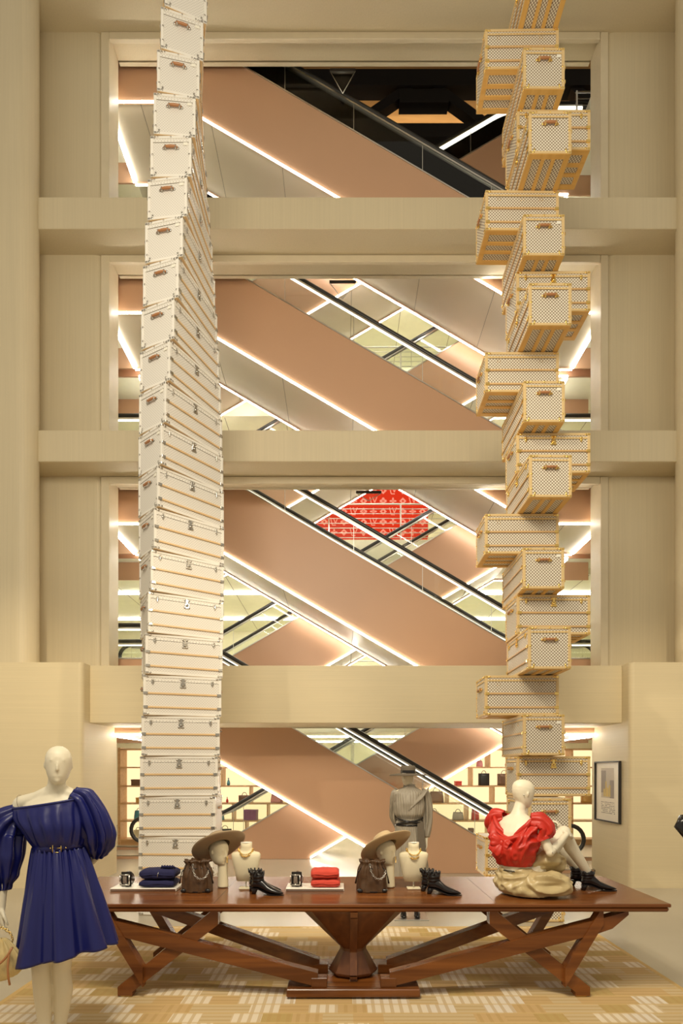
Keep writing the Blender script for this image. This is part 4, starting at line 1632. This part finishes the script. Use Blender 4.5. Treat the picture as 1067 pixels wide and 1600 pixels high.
eR = Vector((.195, -.19, .355))
wR = Vector((.375, -.055, .478))
limb(b, [sR, sR.lerp(eR, .5), eR, eR.lerp(wR, .5), wR], [.044, .040, .034, .031, .021])
hand(b, wR, (.45, .95, .18), (.45, -.15, .9), 1, curl=.75, s=.95)
eL = Vector((.08, .33, .38))
wL = Vector((.31, .205, .56))
limb(b, [sL, sL.lerp(eL, .5), eL, eL.lerp(wL, .5), wL], [.044, .040, .034, .031, .021])
hand(b, wL, (.85, -.55, -.1), (.2, .2, 1), -1, curl=.7, s=.95)
remeshed(b, 'body', M['manq'], sq, .0055, 5)
# elbow and wrist joints
for nm, p in (('elbow_joint', eR + Vector((.005, -.033, .004))), ('shoulder_pin', Vector((.040, -.045, .79)))):
    MB().ball(p, .006, 8, 6).build(nm, M['steel'], sq)
mb = MB().tube([eR.lerp(wR, .14) + (Vector((-.05, -.6, .6)).normalized() * math.cos(a) + Vector((-.7, .4, .35)).normalized() * math.sin(a)) * .0325 for a in np.linspace(0, 2 * PI, 21)[:-1]], .001, 6, closed=True)
mb.build('joint_line', M['seam'], sq)


def blouse(t, a):
    """a=0 at her right side, pi/2 front"""
    keys = [(0, .590, .190, .120, .0), (.15, .56, .205, .135, -.005), (.35, .49, .205, .150, -.02), (.6, .40, .185, .150, -.035), (.85, .30, .155, .130, -.04), (1, .235, .132, .108, -.03)]
    z, ru, rw, c = keyed(keys, t)
    ca, sa = math.cos(a), math.sin(a)
    n1 = noise.noise(Vector((ca * 1.8 + z * 7, sa * 1.8, z * 9 - ca * 2)))
    n2 = noise.noise(Vector((ca * 3.0, sa * 3.0 + z * 12, z * 15 + 4)))
    fo = .030 * (1 - abs(n1) * 2.6) + .016 * n2
    env = .25 + .75 * math.sin(PI * min(max(t, .0), 1))
    # gathered knot on the back pulls the cloth in
    back = math.exp(-((a - 4.35) ** 2) / .10)
    fo = fo * env - back * .03 * math.exp(-((z - .42) / .08) ** 2)
    p = Vector((c, c, 0)) + R_ * (ru + fo) * ca + F * (rw + fo) * sa
    dip = .13 * max(0, -sa) ** 3 * (1 - t) ** 2
    return Vector((p.x, p.y, z - dip + .035 * (1 - t) ** 3 * abs(ca)))


cloth_loft(blouse, 44, 150, 'blouse', M['red'], sq)
# rolled collar edge, sleeves, and the knot
mb = MB().tube([blouse(.0, a) + Vector((0, 0, .004 * math.sin(9 * a))) for a in np.linspace(0, 2 * PI, 81)[:-1]], [.016 + .006 * math.sin(5 * a) for a in np.linspace(0, 2 * PI, 81)[:-1]], 8, closed=True)
mb.build('collar', M['red'], sq)
cloth_loft(sleeve_fn([sR + Vector((-.05, .0, .02)), sR + Vector((.015, -.015, .012)), sR + Vector((.05, -.03, -.04)), sR.lerp(eR, .48), sR.lerp(eR, .60)], [.052, .070, .074, .066, .062], 6, 1.0), 26, 70, 'sleeve', M['red'], sq)
cloth_loft(sleeve_fn([sL + Vector((.04, -.03, .02)), sL + Vector((-.01, .01, .015)), sL + Vector((-.01, .04, -.04)), sL.lerp(eL, .45), sL.lerp(eL, .58)], [.052, .070, .075, .066, .06], 6, 3.0), 26, 70, 'sleeve', M['red'], sq)
kp = Vector((-.045, -.045, .415)) - F * .118 - R_ * .03
for nm, dr, ln, wd, sd_ in (('bow_loop', (-R_ * .9 - F * .25 + Za * .05), .085, .052, .3), ('bow_loop', (-R_ * .55 - F * .25 - Za * .75), .10, .05, 1.7), ('bow_loop', (R_ * .9 - F * .1 - Za * .35), .075, .036, 2.9)):
    dr = dr.normalized()
    e1 = dr.cross(F).normalized()
    e2 = e1.cross(dr).normalized()

    def fan(t, a, dr=dr, e1=e1, e2=e2, ln=ln, wd=wd, sd_=sd_):
        w_ = .012 + wd * math.sin(PI * min(t * .72, 1)) + .007 * t * math.sin(8 * a + sd_) + .010 * t * noise.noise(Vector((2 * math.cos(a) + sd_, 2 * math.sin(a), 3 * t)))
        return kp + dr * ln * t + e1 * w_ * math.cos(a) + e2 * w_ * .55 * math.sin(a)
    cloth_loft(fan, 16, 56, nm, M['red'], sq)
kb = MB()
kb.ball(kp, (.026, .022, .03), 14, 10)
kb = remeshed(kb, 'knot', M['red'], sq, .005, 2)
# skirt waistband and the heaped cloth
mb = MB().loft([[Vector((-.028, -.028, z)) + R_ * (.130 + g) * math.cos(a) + F * (.102 + g) * math.sin(a) for a in np.linspace(0, 2 * PI, 49)[:-1]] for z, g in ((.195, .002), (.195, .008), (.203, .008), (.203, .002))], cap=(False, False))
mb.build('waist_cord', M['leather'], sq)
sk = MB()
blob_loft(sk, [((-.028, -.028, .205), R_, F, .138, .108), ((-.01, -.02, .17), R_, F, .155, .125), ((.01, -.02, .11), R_, F, .185, .16), ((.03, -.03, .05), R_, F, .21, .18), ((.05, -.05, .014), R_, F, .20, .16)])
blob_loft(sk, [((.0, -.12, .085), Ya, Za, .07, .06), ((.08, -.15, .10), Ya, Za, .10, .092), ((.18, -.16, .105), Ya, Za, .11, .095), ((.27, -.15, .10), Ya, Za, .11, .088), ((.33, -.13, .085), Ya, Za, .09, .072), ((.365, -.12, .06), Ya, Za, .05, .045)])
blob_loft(sk, [((.10, -.02, .22), Ya, Za, .08, .07), ((.18, -.03, .27), Ya, Za, .11, .085), ((.27, -.01, .285), Ya, Za, .12, .095), ((.335, .02, .27), Ya, Za, .11, .09), ((.375, .04, .245), Ya, Za, .07, .055)])
blob_loft(sk, [((.05, .10, .16), Ya, Za, .10, .11), ((.20, .12, .20), Ya, Za, .12, .12), ((.32, .14, .17), Ya, Za, .12, .13), ((.37, .14, .12), Ya, Za, .08, .09)])
so = remeshed(sk, 'skirt', M['beige'], sq, .007, 3)
wrinkle(so, .034, (3.0, 13, 12), 1.5, keep=lambda c: min(1, max(.05, (c.z - .012) / .06)) * (1 if c.z < .17 else .8))
for v in so.data.vertices:
    v.co.z = max(v.co.z, .002)
so.data.update()
# boots
for (p, yaw, nm) in ((aR, .10, 0), (aL, .12, 1)):
    u, h = MB(), MB()
    boot(u, h, p.x - .035, p.y, .001, yaw - .25, 1.0, .115)
    bo = u.build('ankle_boot', M['leather'], sq)
    h.build('sole', M['leather'], bo)

# ---- mannequin in grey behind the table
gq = empty('mannequin', (.80, 6.80, 0), 0, 'mannequin in a grey pleated blouse and flat brimmed dark hat, standing behind the long table', 'mannequin')
b = MB()
blob_loft(b, [((0, 0, .86), Xa, Ya, .15, .11), ((0, 0, 1.0), Xa, Ya, .155, .11), ((0, 0, 1.16), Xa, Ya, .12, .09), ((0, 0, 1.30), Xa, Ya, .14, .10), ((0, 0, 1.42), Xa, Ya, .165, .09),
              ((0, 0, 1.475), Xa, Ya, .16, .07), ((0, 0, 1.50), Xa, Ya, .10, .055), ((0, 0, 1.525), Xa, Ya, .055, .05), ((-.005, 0, 1.56), Xa, Ya, .048, .048), ((-.01, 0, 1.60), Xa, Ya, .045, .045)])
head(b, (-.02, -.005, 1.645), (-.55, -.83, -.12), (0, 0, 1), .95)
limb(b, [(.175, 0, 1.44), (.20, .01, 1.28), (.205, .02, 1.15), (.195, -.02, .90)], [.044, .038, .033, .021])
hand(b, (.195, -.02, .90), (-.05, -.1, -1), (.9, .2, 0), -1, .4)
limb(b, [(-.155, .01, 1.44), (-.165, .06, 1.28), (-.16, .09, 1.15), (-.10, .16, .98)], [.044, .038, .033, .021])
hand(b, (-.10, .16, .98), (.4, .3, -.8), (0, 1, 0), 1, .4)
for sx in (-.08, .08):
    limb(b, [(sx, 0, .88), (sx, 0, .5), (sx, .02, .12)], [.085, .055, .034])
    b.loft([ell((sx, .05 - t, zc), Xa, Za, hw, hh, 12) for t, hw, hh, zc in ((0, .025, .03, .06), (.05, .033, .05, .08), (.12, .036, .03, .05), (.19, .025, .014, .035))])
remeshed(b, 'body', M['manq'], gq, .008, 4)


def gblouse(t, a):
    keys = [(0, 1.545, .062, .060), (.06, 1.515, .066, .062), (.14, 1.49, .12, .078), (.22, 1.45, .185, .10), (.45, 1.33, .182, .135), (.75, 1.20, .165, .135), (.9, 1.145, .13, .105), (1, 1.10, .145, .115)]
    for k0, k1 in zip(keys, keys[1:]):
        if t <= k1[0] + 1e-9:
            q = (t - k0[0]) / (k1[0] - k0[0])
            z, rx, ry = [k0[i] + (k1[i] - k0[i]) * q for i in (1, 2, 3)]
            break
    ca, sa = math.cos(a), math.sin(a)
    fo = .004 * math.sin(34 * a) + .02 * noise.noise(Vector((ca * 2.5, sa * 2.5, z * 6))) * math.sin(PI * t)
    return Vector(((rx + fo) * ca, (ry + fo) * sa, z))


cloth_loft(gblouse, 36, 140, 'blouse', M['grey'], gq)
# diagonal gathered panel
mb = MB()
for i in range(7):
    x0 = -.02 + i * .022
    mb.tube([(x0 + .12 * q, -.135 + .05 * q, 1.25 + .020 * i + .16 * q) for q in np.linspace(0, 1, 6)], [.006, .011, .013, .013, .011, .006], 6)
mb.build('gathers', M['grey'], gq)['kind'] = 'stuff'
cloth_loft(sleeve_fn([(.14, 0, 1.465), (.185, 0, 1.43), (.21, .005, 1.30), (.215, .01, 1.15), (.205, .0, 1.02), (.198, -.015, .93)], [.045, .056, .055, .050, .048, .036], 7, .3), 28, 60, 'sleeve', M['grey'], gq)
cloth_loft(sleeve_fn([(-.13, 0, 1.465), (-.16, .01, 1.43), (-.165, .05, 1.30), (-.16, .09, 1.17), (-.13, .13, 1.07), (-.10, .15, 1.0)], [.045, .052, .050, .046, .040, .034], 7, .8), 28, 60, 'sleeve', M['grey'], gq)


def gskirt(t, a):
    ca, sa = math.cos(a), math.sin(a)
    fo = .004 * math.sin(40 * a) + .02 * t * math.sin(9 * a)
    rx, ry = .148 + .10 * t, .118 + .09 * t
    return Vector(((rx + fo) * ca, (ry + fo) * sa, 1.12 - .78 * t))


cloth_loft(gskirt, 22, 160, 'skirt', M['grey'], gq)
mb = MB()
mb.prism([(.075, 1.10), (.15, 1.12), (.175, .62), (.085, .62)], -.155, -.145)
mb.build('black_panel', M['darkfelt'], gq)['label'] = 'black hanging panel'
for nm, z0, z1 in (('harness_strap', 1.155, 1.085), ('harness_strap', 1.085, 1.155)):
    MB().tube([(.155 * math.cos(a), .128 * math.sin(a) - .012, z0 + (z1 - z0) * (i / 12)) for i, a in enumerate(np.linspace(PI * 1.05, PI * 1.95, 13))], .011, 8).build(nm, M['leather'], gq)
MB().tube([(.158 * math.cos(a), .128 * math.sin(a), 1.075) for a in np.linspace(0, 2 * PI, 33)[:-1]], .010, 8, closed=True).build('belt', M['leather'], gq)
hh = MB()
hh.lathe([(.075, 1.668), (.215, 1.652), (.222, 1.658), (.215, 1.664), (.088, 1.680)], 40, (-.015, -.005), cap=(False, False))
hh.lathe([(.088, 1.672), (.088, 1.74), (.084, 1.765), (.070, 1.772), (.02, 1.768), (.002, 1.767)], 40, (-.015, -.005), cap=(False, False))
hat_ = hh.build('hat', M['darkfelt'], gq)
MB().lathe([(.0895, 1.682), (.0905, 1.69), (.0905, 1.712), (.0895, 1.716)], 40, (-.015, -.005), cap=(False, False)).build('hat_band', M['leather'], hat_)
for sx in (-.08, .08):
    u, h = MB(), MB()
    boot(u, h, sx, .04, .012, -PI / 2, .9, .10)
    bo = u.build('ankle_boot', M['leather'], gq)
    h.build('sole', M['leather'], bo)
MB().box(-.2, .2, -.24, .16, 0, .012, b=.004).build('base', M['steel'], gq)

# black clad figure only just in view at the right edge
rq = empty('garment_form', (2.885, 4.3, 0), 0, 'black sleeved coat on a stand, only just showing at the right edge', 'garment form')
mb = MB()
mb.lathe([(.16, 0), (.16, .015), (.03, .02), (.014, .03), (.014, .9)], 24)
mb.build('stand', M['steel'], rq)
cb = MB()
blob_loft(cb, [((0, 0, .75), Xa, Ya, .17, .12), ((0, 0, 1.0), Xa, Ya, .15, .11), ((0, 0, 1.2), Xa, Ya, .13, .10), ((0, 0, 1.4), Xa, Ya, .17, .11), ((0, 0, 1.5), Xa, Ya, .14, .08), ((0, 0, 1.56), Xa, Ya, .06, .055)], 28)
co = cb.build('coat', M['leather'], rq)
MB().tube([(-.14, 0, 1.45), (-.24, -.02, 1.36), (-.36, -.04, 1.345), (-.395, -.05, 1.31), (-.34, -.07, 1.25), (-.25, -.09, 1.12)], [.05, .055, .045, .036, .045, .04], 14).build('sleeve', M['leather'], rq)

# ---------------------------------------------------------------- things on the table
ZT = .7312


def tray(x0, x1, label):
    t = empty('display_tray', ((x0 + x1) / 2, 4.80, ZT), 0, label, 'tray', 'white display trays on the table')
    w = (x1 - x0) / 2
    MB().box(-w, w, -.115, .115, 0, .024, b=.003).build('slab', M['ivory'], t)
    MB().box(-w + .004, w - .004, -.1165, -.1150, .002, .020).build('edge_strip', M['silver'], t)


tray(-1.885, -1.345, 'white lacquered tray under the navy knitwear, at the left end of the table')
tray(-.455, .02, 'white lacquered tray under the red knitwear, near the middle of the table')
ZTR = ZT + .0245


def belt_coil(x, label):
    o = empty('coiled_belt', (x, 4.775, ZTR), 0, label, 'belt', 'coiled belts on the trays')
    pts = []
    for a in np.linspace(0, 4.5 * PI, 80):
        r = .020 + .046 * a / (4.5 * PI)
        pts.append((r * .85 * math.cos(a), r * math.sin(a)))
    mn = min(p[1] for p in pts)
    up = .002
    rows = []
    for i, p in enumerate(pts):
        q0, q1 = Vector(pts[max(i - 1, 0)]), Vector(pts[min(i + 1, len(pts) - 1)])
        t = (q1 - q0).normalized()
        n = Vector((-t.y, t.x)) * .0022
        rows.append([(p[0] + n.x, -.022, p[1] + n.y - mn + up), (p[0] + n.x, .022, p[1] + n.y - mn + up), (p[0] - n.x, .022, p[1] - n.y - mn + up), (p[0] - n.x, -.022, p[1] - n.y - mn + up)])
    MB().loft(rows, smooth=False).build('strap', M['leather'], o)
    mb = MB()
    for a, b2 in (((-.045, .10), (.030, .10)), ((-.045, .02), (.030, .02)), ((-.045, .02), (-.045, .10)), ((.030, .02), (.030, .10))):
        mb.tube([(a[0], -.040, a[1]), (b2[0], -.040, b2[1])], .0065, 8)
    mb.box(-.022, .010, -.043, -.037, .03, .09, b=.003)
    mb.build('buckle', M['silver'], o)
    mb = MB().box(-.04, .045, -.032, -.024, .004, .125, b=.004)
    mb.build('keeper', M['leather'], o)


belt_coil(-1.775, 'coiled black belt with a polished silver buckle, left of the navy knitwear')
belt_coil(-.372, 'coiled black belt with a polished silver buckle, left of the red knitwear')


def knit(x, z, w, h, m, label, seed, grp, tie=False):
    o = empty('folded_sweater', (x, 4.80, z), 0, label, 'sweater', grp)
    rings = []
    n = 15
    for i in range(n):
        t = i / (n - 1)
        q = -1 + 2 * t
        e = max((1 - abs(q) ** 9) ** .5, .55) if abs(q) < 1 else .55
        ring = []
        for k in range(40):
            a = 2 * PI * k / 40
            yy = sgn_pow(math.cos(a), .5) * .095 * (.9 + .1 * e)
            zz = h / 2 + sgn_pow(math.sin(a), .55) * h / 2 * e
            nn = noise.noise(Vector((q * 3 + seed, yy * 14, zz * 14)))
            zz = max(0.0, zz + .006 * nn * (1 if zz > .01 else 0))
            ring.append((q * w / 2 + .004 * nn, yy + .005 * nn, zz))
        rings.append(ring)
    MB().loft(rings).build('folded_body', m, o)
    for s_ in (-1,):
        MB().tube([(q * w / 2 * .93, -.098 - .002 * math.sin(9 * q), h * .5 + .004 * math.sin(4 * q + seed)) for q in np.linspace(-1, 1, 14)], .004, 6).build('fold_edge', m, o)
    if tie:
        MB().tube([(.012 + .01 * math.sin(a), .102 * math.cos(a) * 1.0, h / 2 + (h / 2 + .004) * math.sin(a)) for a in np.linspace(0, 2 * PI, 33)[:-1]], .003, 6, closed=True).build('tie_cord', M['silver'], o)
        mb = MB()
        for i in range(5):
            mb.tube([(.02 + .03 * i * .6, -.03 + .01 * math.sin(i), h), (.03 + .022 * i, -.045, h + .020), (.055 + .02 * i, -.03, h + .004)], [.008, .012, .008], 8)
        mb.build('bunched_collar', m, o)['kind'] = 'stuff'


knit(-1.515, ZTR, .28, .062, M['navy'], 'folded navy blue sweater, lower of the two on the left tray', 1, 'folded navy sweaters')
knit(-1.512, ZTR + .0635, .29, .085, M['navy'], 'folded navy blue sweater with a bunched collar, upper of the two on the left tray', 2, 'folded navy sweaters', True)
knit(-.130, ZTR, .235, .068, M['redknit'], 'folded bright red sweater, lower of the two on the middle tray', 3, 'folded red sweaters')
knit(-.135, ZTR + .0695, .23, .078, M['redknit'], 'folded bright red sweater with a cord, upper of the two on the middle tray', 4, 'folded red sweaters')


def bucket_bag(x, y, label, col):
    o = empty('bucket_bag', (x, y, ZT), 0, label, 'handbag', 'brown bucket bags on the table')
    rings = []
    n = 26
    for i in range(n):
        t = i / (n - 1)
        rx = .122 - .01 * t if t < .5 else .117 - .052 * ((t - .5) / .5) ** 1.6
        ry = .078 - .004 * t if t < .5 else .076 - .030 * ((t - .5) / .5) ** 1.6
        if t > .88:
            rx += .035 * (t - .88) / .12
            ry += .022 * (t - .88) / .12
        ring = []
        for k in range(84):
            a = 2 * PI * k / 84
            ge = max(0, (t - .35) / .65)
            fo = (.003 + .012 * ge) * math.sin(13 * a) + .010 * noise.noise(Vector((math.cos(a) * 2, math.sin(a) * 2, t * 3 + x)))
            ring.append(((rx + fo) * sgn_pow(math.cos(a), .8), (ry + fo) * sgn_pow(math.sin(a), .8), .255 * t + .006 * math.sin(7 * a) * ge))
        rings.append(ring)
    # open mouth
    rings.append([(p[0] * .8, p[1] * .8, p[2] - .02) for p in rings[-1]])
    rings.append([(p[0] * .5, p[1] * .5, p[2] - .07) for p in rings[-3]])
    MB().loft(rings).build('bag_body', col, o)
    mb = MB()
    for sx in (-1, 1):
        mb.ball((sx * .098, -.062, .016), (.024, .018, .018), 12, 8)
    mb.build('corner_patch', M['leather'], o)
    MB().lathe([(.118, .0), (.121, .004), (.119, .012)], 40, cap=(True, False)).xf(Matrix.Diagonal((1, .66, 1, 1))).build('base_trim', M['leather'], o)
    MB().tube([(.094 * math.cos(a), .060 * math.sin(a), .196 + .004 * math.sin(13 * a)) for a in np.linspace(0, 2 * PI, 61)[:-1]], .0035, 6, closed=True).build('drawstring', M['leather'], o)
    for sx in (-1, 1):
        MB().tube([(sx * .085, -.03, .200), (sx * .115, -.045, .165), (sx * .128, -.04, .11), (sx * .135, -.035, .07)], [.004, .004, .0045, .008], 6).build('tie_end', M['leather'], o)
    pts = [Vector((-.02 + .125 * (1 - math.cos(q * PI)) / 2, -.068 - .035 * math.sin(PI * q), .235 - .115 * math.sin(PI * q * .92) * (1 - .2 * q) - .03 * q)) for q in np.linspace(0, 1, 17)]
    for i in range(16):
        a_, b_ = pts[i], pts[i + 1]
        t = (b_ - a_).normalized()
        c = (a_ + b_) / 2
        sdv = Vector((0, 1, 0)) if i % 2 else t.cross(Vector((0, 1, 0))).normalized()
        MB().tube([c + t * .010 * math.cos(q) + sdv * .0065 * math.sin(q) for q in np.linspace(0, 2 * PI, 13)[:-1]], .0024, 6, closed=True).build('chain_link', M['silver'], o)
    return o


BAGM = mat('brown_printed_canvas', (.075, .036, .014), .5, noise_amt=.45, noise_scale=38)
bucket_bag(-1.175, 4.70, 'brown drawstring bucket bag with a silver chain, beside the navy knitwear', BAGM)
bucket_bag(.248, 4.70, 'brown drawstring bucket bag with a silver chain, beside the red knitwear', BAGM)


def head_form(x, y, label, col, hatlabel, hcol):
    o = empty('hat_stand', (x, y, ZT), 0, label, 'display head', 'hat display heads on the table')
    b = MB()
    head(b, (-.035, -.005, .300), (.80, -.55, -.12), (-.12, .1, 1), .95)
    b.loft([ell((0, 0, z), Xa, Ya, r, r * .95, 20) for z, r in ((.001, .047), (.03, .045), (.12, .042), (.2, .042), (.26, .047))])
    remeshed(b, 'form', col, o, .006, 5)
    mb = MB()
    for q in range(5):
        mb.ball((.047, -.052 - .0015 * q, .262 - .011 * q), .0055, 8, 6)
    mb.build('earring', M['gold'], o)['kind'] = 'stuff'
    h = empty('wide_brim_hat', (x - .025, y - .02, ZT + .345), 0, hatlabel, 'hat', 'wide brimmed hats on the display heads')
    h.rotation_euler = Vector((-.40, .50, .78)).to_track_quat('Z', 'Y').to_euler()
    seg = 56
    rr = []
    for r, z in ((.092, .008), (.12, .000), (.17, -.004), (.215, .002), (.228, .010), (.229, .014), (.222, .012), (.17, .003), (.12, .007), (.094, .016)):
        rr.append([(r * math.cos(a), r * 1.03 * math.sin(a), z + .012 * math.cos(2 * a) * (r / .23) ** 2) for a in np.linspace(0, 2 * PI, seg + 1)[:-1]])
    MB().loft(rr, cap=(False, False)).build('brim', hcol, h)
    rr = []
    for r, z in ((.094, .010), (.092, .05), (.086, .09), (.074, .112), (.05, .112), (.02, .100), (.002, .098)):
        rr.append([(r * math.cos(a) * (1 - .1 * (z > .1) * math.cos(a)), r * 1.05 * math.sin(a), z) for a in np.linspace(0, 2 * PI, 33)[:-1]])
    MB().loft(rr, cap=(False, False)).build('crown', hcol, h)
    MB().lathe([(.096, .014), (.0975, .02), (.0965, .04), (.094, .045)], 40, cap=(False, False)).xf(Matrix.Diagonal((1, 1.05, 1, 1))).build('hat_band', M['darkfelt'], h)


SAND = mat('sand_felt', (.50, .37, .21), .85, bump=.2, bump_scale=200)
head_form(-1.00, 4.86, 'cream display head with a gold earring wearing the taupe hat', M['linen'], 'wide brimmed taupe felt hat tilted back on the left display head', M['felt'])
head_form(.405, 4.86, 'cream display head with a gold earring wearing the sand coloured hat', M['linen'], 'wide brimmed sand coloured felt hat tilted back on the right display head', SAND)


def neck_form(x, y, label, nlabel, heavy):
    o = empty('necklace_bust', (x, y, ZT), 0, label, 'display bust', 'necklace busts on the table')
    MB().box(-.055, .055, -.045, .045, 0, .012, b=.003).build('base', M['linen'], o)
    MB().tube([(0, 0, .01), (0, 0, .07)], .006, 8).build('pole', M['steel'], o)
    rings = []
    for z, hw, dp, cy in ((.060, .075, .022, .015), (.066, .080, .028, .012), (.13, .094, .036, .004), (.20, .108, .042, -.002), (.262, .120, .044, -.002), (.288, .122, .042, .0), (.302, .110, .038, .004),
                          (.310, .070, .036, .01), (.322, .052, .040, .014), (.345, .046, .041, .016), (.382, .048, .044, .014)):
        rings.append([(hw * sgn_pow(math.cos(a), .8), cy + dp * math.sin(a), z) for a in np.linspace(0, 2 * PI, 37)[:-1]])
    MB().loft(rings).build('torso', M['linen'], o)
    MB().lathe([(.047, .382), (.047, .386), (.004, .387)], 32, (0, .014)).build('neck_cap', M['ivory'], o)['label'] = 'white neck cap'
    nk = empty('necklace', (x, y - .03, ZT + .3), 0, nlabel, 'necklace', 'gold necklaces on the busts')
    for rep, (w, dz, r) in enumerate(((.060, .075, .0085), (.055, .045, .0065)) if heavy else ((.060, .055, .008), (.056, .038, .005))):
        n = 22
        for i in range(n):
            q = i / (n - 1)
            a = PI * (1 + q)
            px = w * math.cos(a)
            pz = .030 + dz * math.sin(a)
            py = -.030 + .050 * abs(math.cos(a)) ** 2 + (-.002 if rep else 0)
            a2 = a + .1
            t = Vector((w * math.cos(a2) - px, 0, dz * (math.sin(a2) - math.sin(a)))).normalized()
            sdv = Vector((0, 1, 0)) if i % 2 else t.cross(Vector((0, 1, 0))).normalized()
            MB().tube([Vector((px, py, pz)) + t * r * math.cos(c) + sdv * r * .7 * math.sin(c) for c in np.linspace(0, 2 * PI, 11)[:-1]], .0022, 6, closed=True).build('chain_link', M['gold'], nk)


neck_form(-.795, 4.80, 'cream necklace bust between the taupe hat and the left boots', 'gold pendant necklace on the left cream bust', False)
neck_form(.600, 4.80, 'cream necklace bust between the sand coloured hat and the right boots', 'heavy double gold chain necklace on the right cream bust', True)


def boot_pair(x, labels, grp):
    for i, (dx, dy, yw) in enumerate(((0, .10, -.18), (.035, 0, -.28))):
        o = empty('ankle_boot', (x + dx, 4.60 + dy, ZT), yw, labels[i], 'boot', grp)
        u, h = MB(), MB()
        boot(u, h, 0, 0, 0, 0, .98, .125)
        u.build('upper', M['leather'], o)
        h.build('sole', M['leather'], o)
        mb = MB()
        for a in np.linspace(0, 2 * PI, 11)[:-1]:
            mb.tube([(.031 + .047 * math.cos(a), .038 * math.sin(a), .155), (.031 + .056 * math.cos(a), .046 * math.sin(a), .185)], [.010, .006], 6)
        mb.build('fringed_collar', M['leather'], o)['kind'] = 'stuff'


boot_pair(-.735, ['black pointed ankle boot, rear one of the pair beside the left bust', 'black pointed ankle boot, front one of the pair beside the left bust'], 'left pair of boots')
boot_pair(.665, ['black pointed ankle boot, rear one of the pair beside the right bust', 'black pointed ankle boot, front one of the pair beside the right bust'], 'right pair of boots')

# ---------------------------------------------------------------- framed print on the right pier
fr = empty('framed_picture', (4.193, 9.05, 1.38), 0, 'black framed print of tall buildings with lines of small text, on the right pier', 'picture')
MB().box(-.012, -.002, -.40, .40, -.455, .455).build('mount', mat('picture_mount', (.82, .76, .64), .3), fr)
mb = MB()
for a in ((-.42, -.40, -.475, .475), (.40, .42, -.475, .475), (-.40, .40, -.475, -.455), (-.40, .40, .455, .475)):
    mb.box(-.04, -.001, a[0], a[1], a[2], a[3])
mb.build('frame', M['darksteel'], fr)
PB = mat('print_sky', (.50, .44, .36), .4)
PG = mat('print_gold', (.62, .46, .14), .4)
PD = mat('print_dark', (.26, .22, .19), .4)
mb = MB()
mb.box(-.0135, -.0121, -.21, .22, -.10, .37)
mb.box(-.0150, -.0136, -.21, -.08, -.10, .18, mi=2)
mb.box(-.0150, -.0136, .06, .22, -.02, .33, mi=2)
for y, h_, w in ((-.10, .10, .05), (-.035, .06, .06), (.03, .16, .04), (.085, .04, .05)):
    mb.box(-.0165, -.0151, y, y + w, -.08, h_, mi=1)
mb.build('print', [PB, PG, PD], fr)
random.seed(11)
for r in range(7):
    mb = MB()
    y = .22
    z = -.175 - r * .028
    while y > -.22:
        w = random.uniform(.012, .04)
        if random.random() > .12:
            mb.box(-.0135, -.0121, max(y - w, -.24), y, z, z + random.choice((.010, .014)))
        y -= w + .010
    t = mb.build('text_line', PD, fr)
    t['kind'] = 'stuff'
